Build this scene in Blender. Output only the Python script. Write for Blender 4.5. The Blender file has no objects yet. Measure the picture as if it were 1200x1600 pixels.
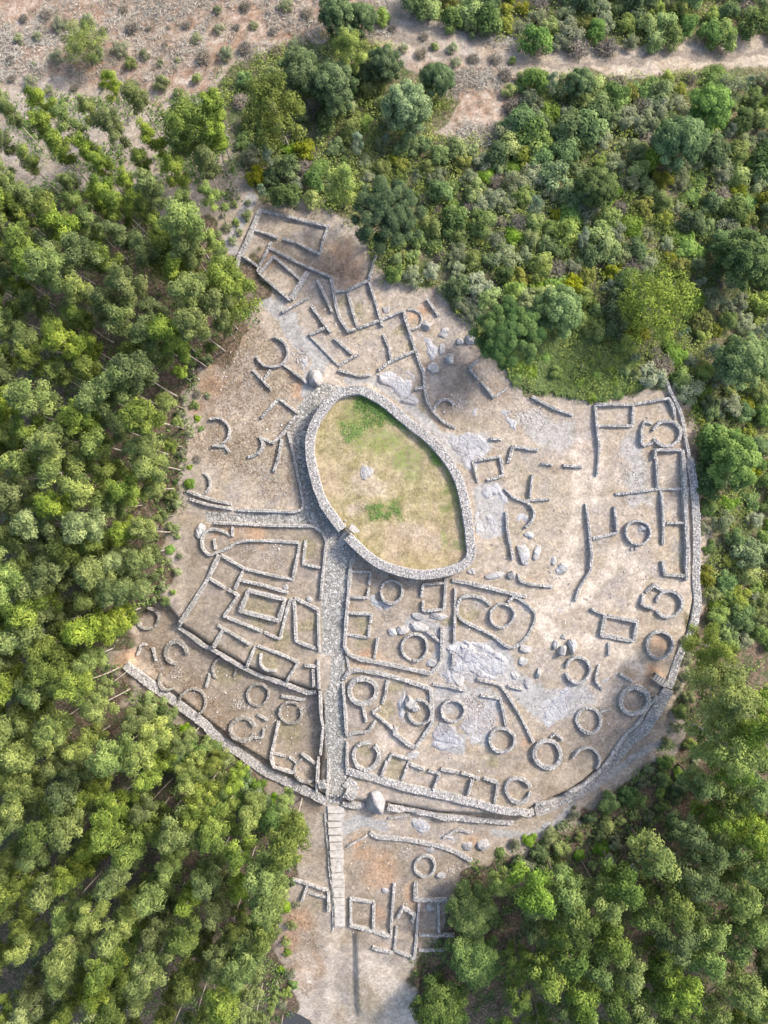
import bpy, bmesh, math, random
import numpy as np
from mathutils import Vector

# ------------------------------------------------------------------ camera, sky, sun, exposure
scene = bpy.context.scene
COL = scene.collection
H = 120.0                 # camera height above the hilltop
F = 1109.0                # focal length in photograph pixels (1200 x 1600)
cam_d = bpy.data.cameras.new('camera'); cam = bpy.data.objects.new('camera', cam_d); COL.objects.link(cam)
cam.location = (0, 0, H); cam.rotation_euler = (0, 0, 0)
cam_d.sensor_fit = 'VERTICAL'; cam_d.angle_y = 2*math.atan(800/F)
cam_d.clip_start = 1; cam_d.clip_end = 6000
scene.camera = cam

SUN_EL, SUN_AZ = math.radians(37), math.radians(56)     # azimuth clockwise from the top of the picture
world = bpy.data.worlds.new('World'); scene.world = world; world.use_nodes = True
wn = world.node_tree; wn.nodes.clear()
sky = wn.nodes.new('ShaderNodeTexSky'); sky.sky_type = 'NISHITA'; sky.sun_disc = False
sky.sun_elevation = SUN_EL; sky.sun_rotation = SUN_AZ; sky.dust_density = 3.0; sky.air_density = 1.0; sky.ozone_density = 1.0
bg = wn.nodes.new('ShaderNodeBackground'); bg.inputs[1].default_value = 0.15
wo = wn.nodes.new('ShaderNodeOutputWorld')
wn.links.new(sky.outputs[0], bg.inputs[0]); wn.links.new(bg.outputs[0], wo.inputs[0])

sun_d = bpy.data.lights.new('sun', 'SUN'); sun = bpy.data.objects.new('sun', sun_d); COL.objects.link(sun)
sun_d.energy = 2.1; sun_d.angle = math.radians(8); sun_d.color = (1.0, 0.95, 0.86)
sv = Vector((math.sin(SUN_AZ)*math.cos(SUN_EL), math.cos(SUN_AZ)*math.cos(SUN_EL), math.sin(SUN_EL)))
sun.rotation_euler = sv.to_track_quat('Z', 'Y').to_euler(); sun.location = sv*300
scene.view_settings.view_transform = 'Standard'; scene.view_settings.look = 'None'
scene.view_settings.gamma = 1.0; scene.view_settings.use_curve_mapping = False
scene.view_settings.exposure = 1.17

rng = np.random.default_rng(11); random.seed(11)

# ------------------------------------------------------------------ numeric helpers
_tab = np.random.default_rng(5).random((256, 256))
def vnoise(x, y, sc, seed=0):
    x = np.asarray(x, float)/sc + seed*17.31; y = np.asarray(y, float)/sc + seed*9.77
    xi = np.floor(x).astype(int); yi = np.floor(y).astype(int); fx = x-xi; fy = y-yi
    fx = fx*fx*(3-2*fx); fy = fy*fy*(3-2*fy)
    a = _tab[xi & 255, yi & 255]; b = _tab[(xi+1) & 255, yi & 255]; c = _tab[xi & 255, (yi+1) & 255]; d = _tab[(xi+1) & 255, (yi+1) & 255]
    return (a*(1-fx)+b*fx)*(1-fy)+(c*(1-fx)+d*fx)*fy - .5
def fbm(x, y, sc, seed=0, o=4):
    return sum(vnoise(x, y, sc/2**k, seed+k)*.5**k for k in range(o))
def sstep(a, b, x):
    t = np.clip((x-a)/(b-a), 0, 1); return t*t*(3-2*t)
def in_poly(x, y, P):
    ins = np.zeros(np.shape(x), bool); n = len(P)
    for i in range(n):
        x0, y0 = P[i]; x1, y1 = P[(i+1) % n]
        if y0 == y1: continue
        c = ((y0 > y) != (y1 > y)) & (x < (x1-x0)*(y-y0)/(y1-y0)+x0); ins ^= c
    return ins
def line_dist(x, y, P, closed=False, val=None):
    best = np.full(np.shape(x), 1e9); bv = np.zeros(np.shape(x)); n = len(P)
    for i in range(n if closed else n-1):
        x0, y0 = P[i]; x1, y1 = P[(i+1) % n]; dx, dy = x1-x0, y1-y0
        t = np.clip(((x-x0)*dx+(y-y0)*dy)/(dx*dx+dy*dy+1e-9), 0, 1)
        d = np.hypot(x-x0-t*dx, y-y0-t*dy); m = d < best; best = np.where(m, d, best)
        if val is not None: bv = np.where(m, val[i]*(1-t)+val[(i+1) % n]*t, bv)
    return (best, bv) if val is not None else best
def sdist(x, y, P):           # negative inside
    d = line_dist(x, y, P, True); return np.where(in_poly(x, y, P), -d, d)
def flat(P):                   # pixel outline -> metres on the z = 0 plane, used for terraces only
    return [((a-600)/F*H, (800-b)/F*H) for a, b in P]

ACRO = [(534,826),(520,807),(503,780),(490,738),(484,700),(489,669),(504,641),(520,622),(536,612),(553,609),(567,610),(592,623),(615,640),(643,664),(669,684),(690,706),(709,734),(721,762),(730,805),(735,845),(736,867),(725,882),(702,892),(667,898),(640,896),(610,888),(585,876),(563,858),(544,839)]
SWT = [(278,982),(322,1012),(385,1047),(445,1069),(493,1083),(503,1110),(503,1180),(497,1240),(455,1225),(372,1177),(262,1090),(193,1040),(205,965),(240,940),(257,955)]
OUTER = [(193,1040),(262,1090),(372,1177),(455,1225),(510,1252),(540,1257),(605,1262),(690,1277),(800,1284),(838,1270),(895,1243),(920,1226),(950,1198),(967,1178),(982,1156),(1004,1136),(1030,1098),(1048,1062),(1072,1012),(1082,970),(1093,900),(1094,843),(1090,760),(1075,693),(1062,640),(1048,610)]
FORT = OUTER+[(930,600),(760,560),(690,440),(600,380),(380,330),(360,430),(400,500),(300,600),(280,780),(250,930),(180,1000)]
BANK = [(552,1498),(563,1488),(650,1505),(670,1660),(556,1660)]
acro_m, swt_m, out_m, fort_m, bank_m = flat(ACRO), flat(SWT), flat(OUTER), flat(FORT), flat(BANK)
out_amp = [0.0, 2.2, 2.5, 2.2, 1.0, .9, 1.3, 1.5, 2.0, 2.2, 2.2, 2.2, 2.2, 2.0, 1.8, 1.6, 1.2, 1.0, 1.2, 1.4, 1.6, 1.6, 1.6, 1.4, 1.0, 0.0]
def zf(x, y):
    x = np.asarray(x, float); y = np.asarray(y, float)
    r = np.hypot(x, y); k = 1-.4*sstep(10, 70, y)
    z = -(.0006*np.minimum(r, 110)**2+.13*np.maximum(0, np.sqrt((r-50)**2+40)-10+(r-50))*.5)*k
    z = np.maximum(z, -32+fbm(x, y, 260, 3)*30) if np.max(r) > 150 else z
    z = z+1.75*sstep(.45, -.45, sdist(x, y, acro_m))-1.5*sstep(.5, -.5, sdist(x, y, swt_m))+.7*sstep(.4, -.4, sdist(x, y, bank_m))
    d, a = line_dist(x, y, out_m, False, out_amp)
    s = np.where(in_poly(x, y, fort_m), -d, d)
    z = z-a*sstep(-.3, .7, s)*np.exp(-np.maximum(s, 0)**2/500)
    z = z+.03*np.clip(x, -45, 45)+.02*np.clip(y, -40, 40)
    return z+fbm(x, y, 9, 21, 3)*.35
def p2w(px, py, dz=0.0):
    px = np.asarray(px, float); py = np.asarray(py, float); z = np.zeros(np.shape(px))
    for _ in range(5):
        x = (px-600)/F*(H-z); y = (800-py)/F*(H-z); z = zf(x, y)+dz
    return x, y, z-dz

# ------------------------------------------------------------------ mesh helpers
def fastmesh(name, V, faces_n, idx, mat=None, smooth=False):
    me = bpy.data.meshes.new(name); V = np.asarray(V, np.float32)
    me.vertices.add(len(V)); me.vertices.foreach_set('co', V.ravel())
    idx = np.asarray(idx, np.int32).ravel(); nf = len(idx)//faces_n
    me.loops.add(len(idx)); me.loops.foreach_set('vertex_index', idx)
    me.polygons.add(nf); me.polygons.foreach_set('loop_start', np.arange(nf, dtype=np.int32)*faces_n)
    me.polygons.foreach_set('loop_total', np.full(nf, faces_n, np.int32))
    me.polygons.foreach_set('use_smooth', np.full(nf, smooth, bool))
    me.update(calc_edges=True)
    if mat: me.materials.append(mat)
    return me
def link(name, me, parent=None, loc=None):
    o = bpy.data.objects.new(name, me); COL.objects.link(o)
    if parent: o.parent = parent
    if loc is not None: o.location = loc
    return o
def thing(name, label, cat, loc=(0, 0, 0), group=None, me=None, kind=None):
    o = bpy.data.objects.new(name, me); COL.objects.link(o); o.location = loc
    if label: o['label'] = label
    if cat: o['category'] = cat
    if group: o['group'] = group
    if kind: o['kind'] = kind
    return o
BOXF = np.array([[0,3,2,1],[4,5,6,7],[0,1,5,4],[1,2,6,5],[2,3,7,6],[3,0,4,7]])
BOXV = np.array([[-1,-1,-1],[1,-1,-1],[1,1,-1],[-1,1,-1],[-1,-1,1],[1,-1,1],[1,1,1],[-1,1,1]], float)*.5
def stones(C, S, yaw, jit=.16, tilt=.12):
    """irregular blocks: centres C (n,3), sizes S (n,3), yaw (n) -> verts, faces"""
    n = len(C)
    if n == 0: return np.zeros((0, 3)), np.zeros((0, 4), int)
    L = np.repeat(BOXV[None], n, 0)+rng.uniform(-jit, jit, (n, 8, 3))
    L[:, 4:, :2] *= rng.uniform(.72, .95, (n, 1, 1))
    L = L*S[:, None, :]
    tx = rng.uniform(-tilt, tilt, n); L[:, :, 2] += L[:, :, 0]*tx[:, None]
    c, s = np.cos(yaw)[:, None], np.sin(yaw)[:, None]
    X = L[:, :, 0]*c-L[:, :, 1]*s; Y = L[:, :, 0]*s+L[:, :, 1]*c
    V = np.stack([X, Y, L[:, :, 2]], -1)+C[:, None, :]
    return V.reshape(-1, 3), (BOXF[None]+(np.arange(n)*8)[:, None, None]).reshape(-1, 4)

# ------------------------------------------------------------------ materials
def newmat(name, rough=.9):
    m = bpy.data.materials.new(name); m.use_nodes = True; nt = m.node_tree; nt.nodes.clear()
    o = nt.nodes.new('ShaderNodeOutputMaterial'); b = nt.nodes.new('ShaderNodeBsdfPrincipled')
    b.inputs['Roughness'].default_value = rough; b.inputs['Specular IOR Level'].default_value = .25
    nt.links.new(b.outputs[0], o.inputs[0]); return m, nt, b
def N(nt, t, **kw):
    n = nt.nodes.new(t)
    for k, v in kw.items():
        if k == 'ins':
            for a, b in v.items(): n.inputs[a].default_value = b
        else: setattr(n, k, v)
    return n
def noise(nt, sc, det=4, rough=.55, co=None):
    n = N(nt, 'ShaderNodeTexNoise', ins={'Scale': sc, 'Detail': det, 'Roughness': rough})
    if co is not None: nt.links.new(co, n.inputs['Vector'])
    return n.outputs['Fac']
def ramp(nt, fac, stops):
    r = nt.nodes.new('ShaderNodeValToRGB'); e = r.color_ramp.elements
    while len(e) < len(stops): e.new(.5)
    for q, (p, c) in zip(e, stops): q.position = p; q.color = (*c, 1) if len(c) == 3 else c
    nt.links.new(fac, r.inputs[0]); return r.outputs[0]
def g(v): return (v, v, v)
def mix(nt, fac, a, b, mode='MIX'):
    m = N(nt, 'ShaderNodeMix', data_type='RGBA', blend_type=mode)
    for s, v in ((m.inputs[0], fac), (m.inputs[6], a), (m.inputs[7], b)):
        if hasattr(v, 'is_linked'): nt.links.new(v, s)
        elif isinstance(v, (int, float)): s.default_value = v
        else: s.default_value = (*v, 1)
    return m.outputs[2]
def math_(nt, op, a, b=0.0, clamp=False):
    m = N(nt, 'ShaderNodeMath', operation=op, use_clamp=clamp)
    for s, v in ((m.inputs[0], a), (m.inputs[1], b)):
        if hasattr(v, 'is_linked'): nt.links.new(v, s)
        else: s.default_value = v
    return m.outputs[0]
def bump(nt, b, h, st, dist=.1):
    n = N(nt, 'ShaderNodeBump', ins={'Strength': st, 'Distance': dist}); nt.links.new(h, n.inputs['Height'])
    nt.links.new(n.outputs[0], b.inputs['Normal'])
def wpos(nt): return N(nt, 'ShaderNodeNewGeometry').outputs['Position']

def stone_mat(name, cols, moss=.25):
    m, nt, b = newmat(name); gm = N(nt, 'ShaderNodeNewGeometry')
    c = ramp(nt, gm.outputs['Random Per Island'], cols)
    n1 = noise(nt, 3.0, 5, .6, gm.outputs['Position']); n2 = noise(nt, .22, 3, .5, gm.outputs['Position'])
    c = mix(nt, .55, c, ramp(nt, n1, [(.3, g(.35)), (.7, g(.9))]), 'OVERLAY')
    c = mix(nt, ramp(nt, n2, [(.5, g(0)), (.7, g(moss))]), c, (.17, .17, .13))
    nt.links.new(c, b.inputs['Base Color']); bump(nt, b, n1, .5, .06); return m
M_WALL = stone_mat('granite_rubble', [(0, (.25,.235,.22)), (.3, (.325,.307,.288)), (.65, (.385,.365,.345)), (1, (.47,.447,.42))])
M_WALLD = stone_mat('earthy_rubble', [(0, (.17,.15,.13)), (.4, (.25,.225,.20)), (.75, (.31,.285,.255)), (1, (.41,.38,.345))], .35)
M_WALLP = stone_mat('pale_granite_rubble', [(0, (.25,.235,.225)), (.3, (.335,.315,.30)), (.65, (.395,.373,.355)), (1, (.49,.465,.445))], .12)
M_PAVE = stone_mat('paving_granite', [(0, (.19,.185,.175)), (.4, (.29,.28,.265)), (.75, (.36,.345,.32)), (1, (.46,.44,.41))], .3)
M_LOOSE = stone_mat('loose_granite', [(0, (.20,.17,.15)), (.5, (.33,.29,.26)), (1, (.48,.44,.41))], .1)
def rock_mat(name, base, dark, light, orange=.25):
    m, nt, b = newmat(name); p = wpos(nt)
    n1 = noise(nt, .55, 6, .62, p); n2 = noise(nt, 2.6, 5, .6, p); n3 = noise(nt, .23, 3, .5, p)
    c = ramp(nt, n1, [(.30, dark), (.5, base), (.68, light)])
    c = mix(nt, ramp(nt, n2, [(.38, g(.55)), (.56, g(0))]), c, dark)
    c = mix(nt, ramp(nt, n3, [(.52, g(0)), (.66, g(orange))]), c, (.33, .23, .15))
    v = N(nt, 'ShaderNodeTexVoronoi', feature='DISTANCE_TO_EDGE', ins={'Scale': .55}); nt.links.new(p, v.inputs['Vector'])
    nt.links.new(c, b.inputs['Base Color'])
    bump(nt, b, math_(nt, 'ADD', n2, math_(nt, 'MULTIPLY', ramp(nt, v.outputs[0], [(0, g(0)), (.06, g(1))]), .5)), .7, .18); return m
M_ROCK = rock_mat('granite_outcrop', (.40,.39,.395), (.25,.24,.245), (.50,.485,.48), .2)
M_BOULD = rock_mat('granite_boulder', (.40,.38,.365), (.24,.23,.225), (.52,.50,.48), .08)
m, nt, b = newmat('wall_core'); p = wpos(nt)
nt.links.new(ramp(nt, noise(nt, 2.2, 4, .6, p), [(.3, (.25,.225,.20)), (.7, (.38,.345,.31))]), b.inputs['Base Color']); M_CORE = m
m, nt, b = newmat('worn_slab'); p = wpos(nt)
nt.links.new(ramp(nt, noise(nt, 1.6, 5, .65, p), [(.28, (.24,.21,.18)), (.45, (.40,.365,.325)), (.6, (.49,.455,.41)), (.75, (.57,.53,.485))]), b.inputs['Base Color']); bump(nt, b, noise(nt, 5, 4, .6, p), .4, .03); M_SLAB = m
m, nt, b = newmat('weathered_timber'); p = wpos(nt)
nt.links.new(ramp(nt, noise(nt, 4, 4, .6, p), [(.3, (.30,.27,.245)), (.7, (.47,.435,.40))]), b.inputs['Base Color']); M_TIMBER = m
m, nt, b = newmat('asphalt'); p = wpos(nt)
nt.links.new(ramp(nt, noise(nt, 6, 4, .6, p), [(.3, (.05,.05,.053)), (.7, (.085,.085,.09))]), b.inputs['Base Color']); M_ASPH = m

# leaves: (dark, mid, light) albedo; every leaf and every plant a little different
def leaf_mat(name, d, md, l, trans=.28, hue=.5):
    m = bpy.data.materials.new(name); m.use_nodes = True; nt = m.node_tree; nt.nodes.clear()
    o = nt.nodes.new('ShaderNodeOutputMaterial'); gm = N(nt, 'ShaderNodeNewGeometry'); oi = N(nt, 'ShaderNodeObjectInfo')
    at = N(nt, 'ShaderNodeAttribute', attribute_name='clump')
    f = math_(nt, 'ADD', math_(nt, 'MULTIPLY', gm.outputs['Random Per Island'], .5), math_(nt, 'MULTIPLY', at.outputs['Fac'], .5))
    c = ramp(nt, f, [(.1, d), (.5, md), (.9, l)])
    hs = N(nt, 'ShaderNodeHueSaturation'); nt.links.new(c, hs.inputs['Color'])
    nt.links.new(math_(nt, 'ADD', math_(nt, 'MULTIPLY', oi.outputs['Random'], -.055*hue), .5+.0275*hue), hs.inputs['Hue'])
    nt.links.new(math_(nt, 'ADD', math_(nt, 'MULTIPLY', math_(nt, 'FRACT', math_(nt, 'MULTIPLY', oi.outputs['Random'], 7.3)), .6), .72), hs.inputs['Value'])
    nt.links.new(math_(nt, 'ADD', math_(nt, 'MULTIPLY', math_(nt, 'FRACT', math_(nt, 'MULTIPLY', oi.outputs['Random'], 3.7)), .35), .8), hs.inputs['Saturation'])
    df = N(nt, 'ShaderNodeBsdfDiffuse'); tr = N(nt, 'ShaderNodeBsdfTranslucent'); mx = N(nt, 'ShaderNodeMixShader', ins={0: trans})
    nt.links.new(hs.outputs[0], df.inputs[0]); nt.links.new(hs.outputs[0], tr.inputs[0])
    nt.links.new(df.outputs[0], mx.inputs[1]); nt.links.new(tr.outputs[0], mx.inputs[2]); nt.links.new(mx.outputs[0], o.inputs[0]); return m
L_EUC = leaf_mat('eucalyptus_leaf', (.072,.105,.033), (.165,.217,.058), (.36,.415,.11), .3, .4)
L_ACA = leaf_mat('acacia_leaf', (.075,.115,.036), (.15,.22,.06), (.31,.38,.10))
L_PINE = leaf_mat('pine_needle', (.035,.07,.03), (.075,.125,.05), (.15,.20,.08), .12, .1)
L_OAK = leaf_mat('broad_leaf', (.07,.115,.042), (.145,.215,.075), (.27,.355,.125), .25)
L_BROOM = leaf_mat('broom_leaf', (.10,.14,.048), (.215,.275,.09), (.37,.43,.155), .28, .7)
L_HEATH = leaf_mat('heath_leaf', (.11,.135,.07), (.21,.24,.125), (.34,.36,.21), .15, -.5)
L_YEL = leaf_mat('yellowing_leaf', (.10,.12,.02), (.19,.21,.035), (.30,.31,.06), .25)
L_BLUE = leaf_mat('young_eucalyptus_leaf', (.09,.125,.075), (.15,.195,.12), (.24,.285,.19), .15)
L_FERN = leaf_mat('fern_frond', (.11,.19,.035), (.21,.32,.065), (.33,.45,.11), .3, .5)
L_DRY = leaf_mat('dry_twigs', (.17,.145,.112), (.29,.255,.205), (.43,.395,.335), 0, 0)
L_STRAW = leaf_mat('dry_grass_blade', (.22,.18,.09), (.34,.28,.15), (.46,.39,.22), .1, .2)
L_BRACK = leaf_mat('dead_bracken', (.17,.11,.07), (.30,.205,.135), (.44,.33,.23), .1, .2)
m, nt, b = newmat('bark'); p = wpos(nt)
nt.links.new(ramp(nt, noise(nt, 1.4, 4, .6, p), [(.3, (.20,.16,.125)), (.5, (.36,.31,.26)), (.7, (.52,.47,.41))]), b.inputs['Base Color']); M_BARK = m
m, nt, b = newmat('dark_bark'); p = wpos(nt)
nt.links.new(ramp(nt, noise(nt, 2, 4, .6, p), [(.3, (.10,.075,.055)), (.7, (.24,.19,.15))]), b.inputs['Base Color']); M_DBARK = m

# ------------------------------------------------------------------ ground
def axis(lo, hi, st, far):
    a = list(np.arange(lo, hi+st/2, st)); s = st
    while a[-1] < far: s *= 1.22; a.append(a[-1]+s)
    s = st; 
    while a[0] > -far: s *= 1.22; a.insert(0, a[0]-s)
    return np.array(a)
gx = axis(-66, 66, .42, 2500); gy = axis(-88, 88, .42, 2500)
GX, GY = np.meshgrid(gx, gy); GZ = zf(GX, GY)
def zf(x, y):                                            # from here on: height read off the ground sheet itself
    x = np.asarray(x, float); y = np.asarray(y, float)
    i = np.clip(np.searchsorted(gx, x)-1, 0, len(gx)-2); j = np.clip(np.searchsorted(gy, y)-1, 0, len(gy)-2)
    u = (x-gx[i])/(gx[i+1]-gx[i]); v = (y-gy[j])/(gy[j+1]-gy[j])
    return (GZ[j, i]*(1-u)+GZ[j, i+1]*u)*(1-v)+(GZ[j+1, i]*(1-u)+GZ[j+1, i+1]*u)*v
PXX = 600+GX*F/(H-GZ); PYY = 800-GY*F/(H-GZ)          # where a ground point falls in the photograph's plan
nxv, nyv = len(gx), len(gy)
ii = (np.arange(nyv-1)[:, None]*nxv+np.arange(nxv-1)[None, :]).ravel()
gme = fastmesh('ground', np.stack([GX, GY, GZ], -1).reshape(-1, 3), 4, np.stack([ii, ii+1, ii+1+nxv, ii+nxv], 1), None, True)

FOREST_L = [(-300,300),(140,290),(330,340),(405,430),(395,520),(320,560),(300,640),(290,780),(275,850),(270,920),(215,960),(170,1030),(250,1110),(330,1175),(420,1230),(470,1290),(450,1400),(440,1480),(470,1560),(455,1800),(-300,1800)]
FOREST_R = [(760,1800),(650,1560),(640,1500),(700,1440),(740,1345),(820,1330),(900,1270),(960,1240),(1050,1150),(1075,1020),(1110,960),(1500,900),(1500,1800)]
SCRUB = [(610,70),(720,160),(690,215),(790,215),(830,120),(1500,105),(1500,1000),(1100,960),(1100,700),(1050,600),(930,625),(830,610),(740,530),(690,455),(600,440),(560,360),(500,330),(400,310),(370,240),(330,170),(340,110),(480,60),(560,40)]
TOPSCRUB = [(640,-200),(640,15),(700,40),(800,70),(1000,75),(1100,60),(1500,50),(1500,-200)]
CLEAR = [(-300,-200),(620,-200),(610,60),(480,60),(340,110),(330,170),(200,150),(120,120),(-300,150)]
def soft(P, w=10, n=14, sc=4.0, seed=0):
    x = PXX+fbm(GX, GY, sc, seed)*n*2; y = PYY+fbm(GX, GY, sc, seed+7)*n*2
    return sstep(w, -w, sdist(x, y, P))
def pathm(P, w, n=5, seed=0, e=4):
    x = PXX+fbm(GX, GY, 3, seed)*n*2; y = PYY+fbm(GX, GY, 3, seed+7)*n*2
    return sstep(w+e, max(w-e, 0), line_dist(x, y, P))
near = (abs(PXX-600) < 1000) & (abs(PYY-800) < 1100)
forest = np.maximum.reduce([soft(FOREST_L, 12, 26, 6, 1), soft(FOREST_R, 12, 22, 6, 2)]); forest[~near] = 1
scrub = np.maximum(soft(SCRUB, 12, 14, 5, 3), soft(TOPSCRUB, 10, 10, 5, 4)); scrub[~near] = 0
cuts = soft(CLEAR, 15, 16, 6, 5)
cuts = np.maximum(cuts, soft([(690,90),(800,110),(840,160),(780,230),(700,225),(690,160),(630,90)], 12, 12, 4, 6)); cuts[~near] = 0
LAWN = [(a+(612-a)*.05, b_+(752-b_)*.05) for a, b_ in ACRO]
lawn = soft(LAWN, 2, 1, 4, 8)
green = np.zeros_like(GX)
for (cx, cy, r) in [(545,655,28),(530,665,18),(560,668,26),(585,655,20),(575,660,24),(555,640,18),(590,640,12),(640,668,9),(665,690,10),(690,715,10),(712,765,8),(718,795,7),(722,860,9),(612,800,11),(588,803,10),(705,845,8),(600,690,25),(640,720,22),(560,690,20),(700,800,12)]:
    green = np.maximum(green, sstep(1.5, .3, np.hypot(PXX-cx+fbm(GX, GY, 4, 31)*30, PYY-cy+fbm(GX, GY, 4, 32)*30)/r))
green = np.maximum(green, pathm([(562,618),(605,642),(640,670),(668,694),(692,722),(709,755),(719,800),(726,858)], 4, 3, 33, 4))
STREET = [(480,620),(462,642),(450,674),(457,702),(463,733),(470,765),(474,790),(471,800),(368,803),(320,800),(325,814),(360,820),(490,823),(508,840),(507,870),(502,935),(505,1000),(500,1020),(517,1024),(518,1055),(509,1085),(508,1150),(513,1185),(512,1255),(533,1257),(540,1207),(541,1150),(536,1070),(538,1013),(541,967),(547,882),(556,862),(537,840),(503,790),(484,748),(477,700),(483,667),(498,640),(515,618),(535,605),(505,598)]
street = soft(STREET, 2, 1, 4, 9)
worn = np.zeros_like(GX)                                  # bare trodden ground, paler
for P, w, sd in [([(905,690),(908,740),(900,800),(890,850),(905,900)], 9, 1), ([(940,690),(930,780)], 7, 2), ([(960,880),(905,935),(830,950),(860,1000),(930,1000),(990,1040)], 12, 3),
                 ([(890,860),(880,920)], 13, 4), ([(985,1000),(1000,1060),(940,1090),(925,1100)], 7, 5), ([(970,860),(1000,900),(985,960)], 10, 6), ([(600,1160),(640,1150),(590,1150)], 6, 7),
                 ([(530,1440),(522,1480),(515,1530),(510,1640)], 9, 8), ([(575,1510),(600,1530),(630,1560),(610,1640)], 24, 9), ([(480,1500),(470,1600)], 18, 10), ([(590,600),(520,600),(500,560)], 10, 11), ([(572,738),(566,760),(590,765)], 15, 12), ([(545,800),(570,790)], 8, 13), ([(640,830),(680,850)], 14, 14)]:
    worn = np.maximum(worn, pathm(P, w, 6, sd, 7))
gravel = np.maximum.reduce([pathm([(485,610),(500,565),(470,530),(455,500),(440,480)], 14, 6, 12, 8), pathm([(545,595),(580,590),(640,640),(700,690),(730,690)], 7, 4, 13, 6), pathm([(395,310),(375,345),(360,380),(395,440),(430,490)], 8, 4, 14, 5),
                            .35*pathm([(534,1450),(538,1490),(538,1540),(536,1640)], 9, 5, 15, 7), pathm([(1035,1160),(980,1190),(930,1230),(895,1250),(870,1290),(830,1310),(770,1300)], 6, 3, 16, 5), pathm([(515,1262),(535,1300),(560,1280),(600,1290)], 9, 3, 17, 6),
                            pathm([(640,975),(690,985)], 16, 8, 25, 12), pathm([(705,700),(745,700)], 26, 8, 26, 12), pathm([(765,770),(770,820)], 22, 8, 27, 12), pathm([(700,1030),(780,1035)], 28, 8, 28, 14), pathm([(690,1150),(720,1165)], 14, 6, 29, 10), .9*pathm([(690,1090),(760,1100),(750,1150)], 24, 8, 18, 14), .9*pathm([(720,1030),(770,1040),(850,1100),(900,1090)], 26, 8, 19, 14), .7*pathm([(830,660),(880,680)], 30, 10, 20, 18), .7*pathm([(990,690),(1000,780)], 22, 9, 24, 14)])
track = np.maximum.reduce([pathm([(600,45),(660,75),(760,95),(860,105),(960,100),(1060,85),(1200,85),(1500,80)], 7, 9, 21, 6), pathm([(-300,62),(0,62),(60,65),(110,60)], 10, 6, 22, 9), .6*pathm([(1200,930),(1170,960)], 10, 9, 23, 9)])
orange = np.zeros_like(GX)
for (cx, cy, r) in [(360,520,24),(330,560,20),(335,600,20),(545,420,26),(530,400,24),(420,400,14),(360,835,14),(400,830,22),(332,838,8),(600,1360,26),(570,1340,18),(560,1310,14),(640,1400,14),(590,1430,14),(470,1440,22),(455,1470,22),(480,1520,30),(1032,1060,10),(1000,1060,14),(1032,1006,17),(1020,1050,12),(470,610,16),(300,640,14),(645,490,14),(660,480,14),(600,70,12),(760,160,24),(200,1030,20),(240,1090,18),(370,1180,12),(650,1050,8),(830,1150,8),(580,1030,20),(1100,690,16),(1110,650,14),(740,1310,14)]:
    orange = np.maximum(orange, sstep(1.4, .3, np.hypot(PXX-cx+fbm(GX, GY, 4, 41)*20, PYY-cy+fbm(GX, GY, 4, 42)*20)/r))
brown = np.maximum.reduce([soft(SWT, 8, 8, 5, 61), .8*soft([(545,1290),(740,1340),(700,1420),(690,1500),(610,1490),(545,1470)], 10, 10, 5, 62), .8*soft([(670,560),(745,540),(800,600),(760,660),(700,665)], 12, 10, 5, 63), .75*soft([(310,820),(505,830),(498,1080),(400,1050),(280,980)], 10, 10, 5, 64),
                           .6*soft([(540,880),(740,900),(690,1050),(540,1020)], 12, 10, 5, 65), .5*soft([(540,1050),(680,1080),(660,1170),(540,1150)], 10, 8, 5, 66), pathm([(190,1055),(262,1106),(372,1195),(455,1243),(508,1268)], 12, 4, 67, 6), .7*soft([(820,1140),(960,1080),(1040,1040),(1030,1090),(930,1215),(830,1255),(700,1230)], 14, 12, 5, 68), .6*soft([(400,335),(510,350),(580,430),(520,430),(400,420)], 8, 8, 4, 69)])  # strip outside the south-west rampart: the wall's shade painted into the soil colour
grassy = np.zeros_like(GX)                                # sparse green in sheltered rooms
for (cx, cy, r) in [(532,470,13),(560,480,14),(625,520,14),(410,955,30),(480,980,18),(440,1000,20),(390,915,12),(480,850,22),(560,975,16),(618,1200,18),(600,1110,18),(765,1190,16),(620,1075,12),(720,960,16),(740,960,14),(420,1040,20),(360,1050,26),(455,1145,26),(570,1170,14),(660,645,12),(830,960,8),(700,965,10),(640,545,12),(385,345,9),(690,1145,6),(560,1000,18),(500,960,8),(765,760,10),(400,1020,16),(560,1060,14)]:
    grassy = np.maximum(grassy, sstep(1.5, .2, np.hypot(PXX-cx+fbm(GX, GY, 3, 51)*16, PYY-cy+fbm(GX, GY, 3, 52)*16)/r))
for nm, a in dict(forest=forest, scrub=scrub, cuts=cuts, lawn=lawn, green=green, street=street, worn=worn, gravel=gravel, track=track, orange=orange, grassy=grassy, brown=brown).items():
    at = gme.attributes.new(nm, 'FLOAT', 'POINT'); at.data.foreach_set('value', a.astype(np.float32).ravel())

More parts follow.
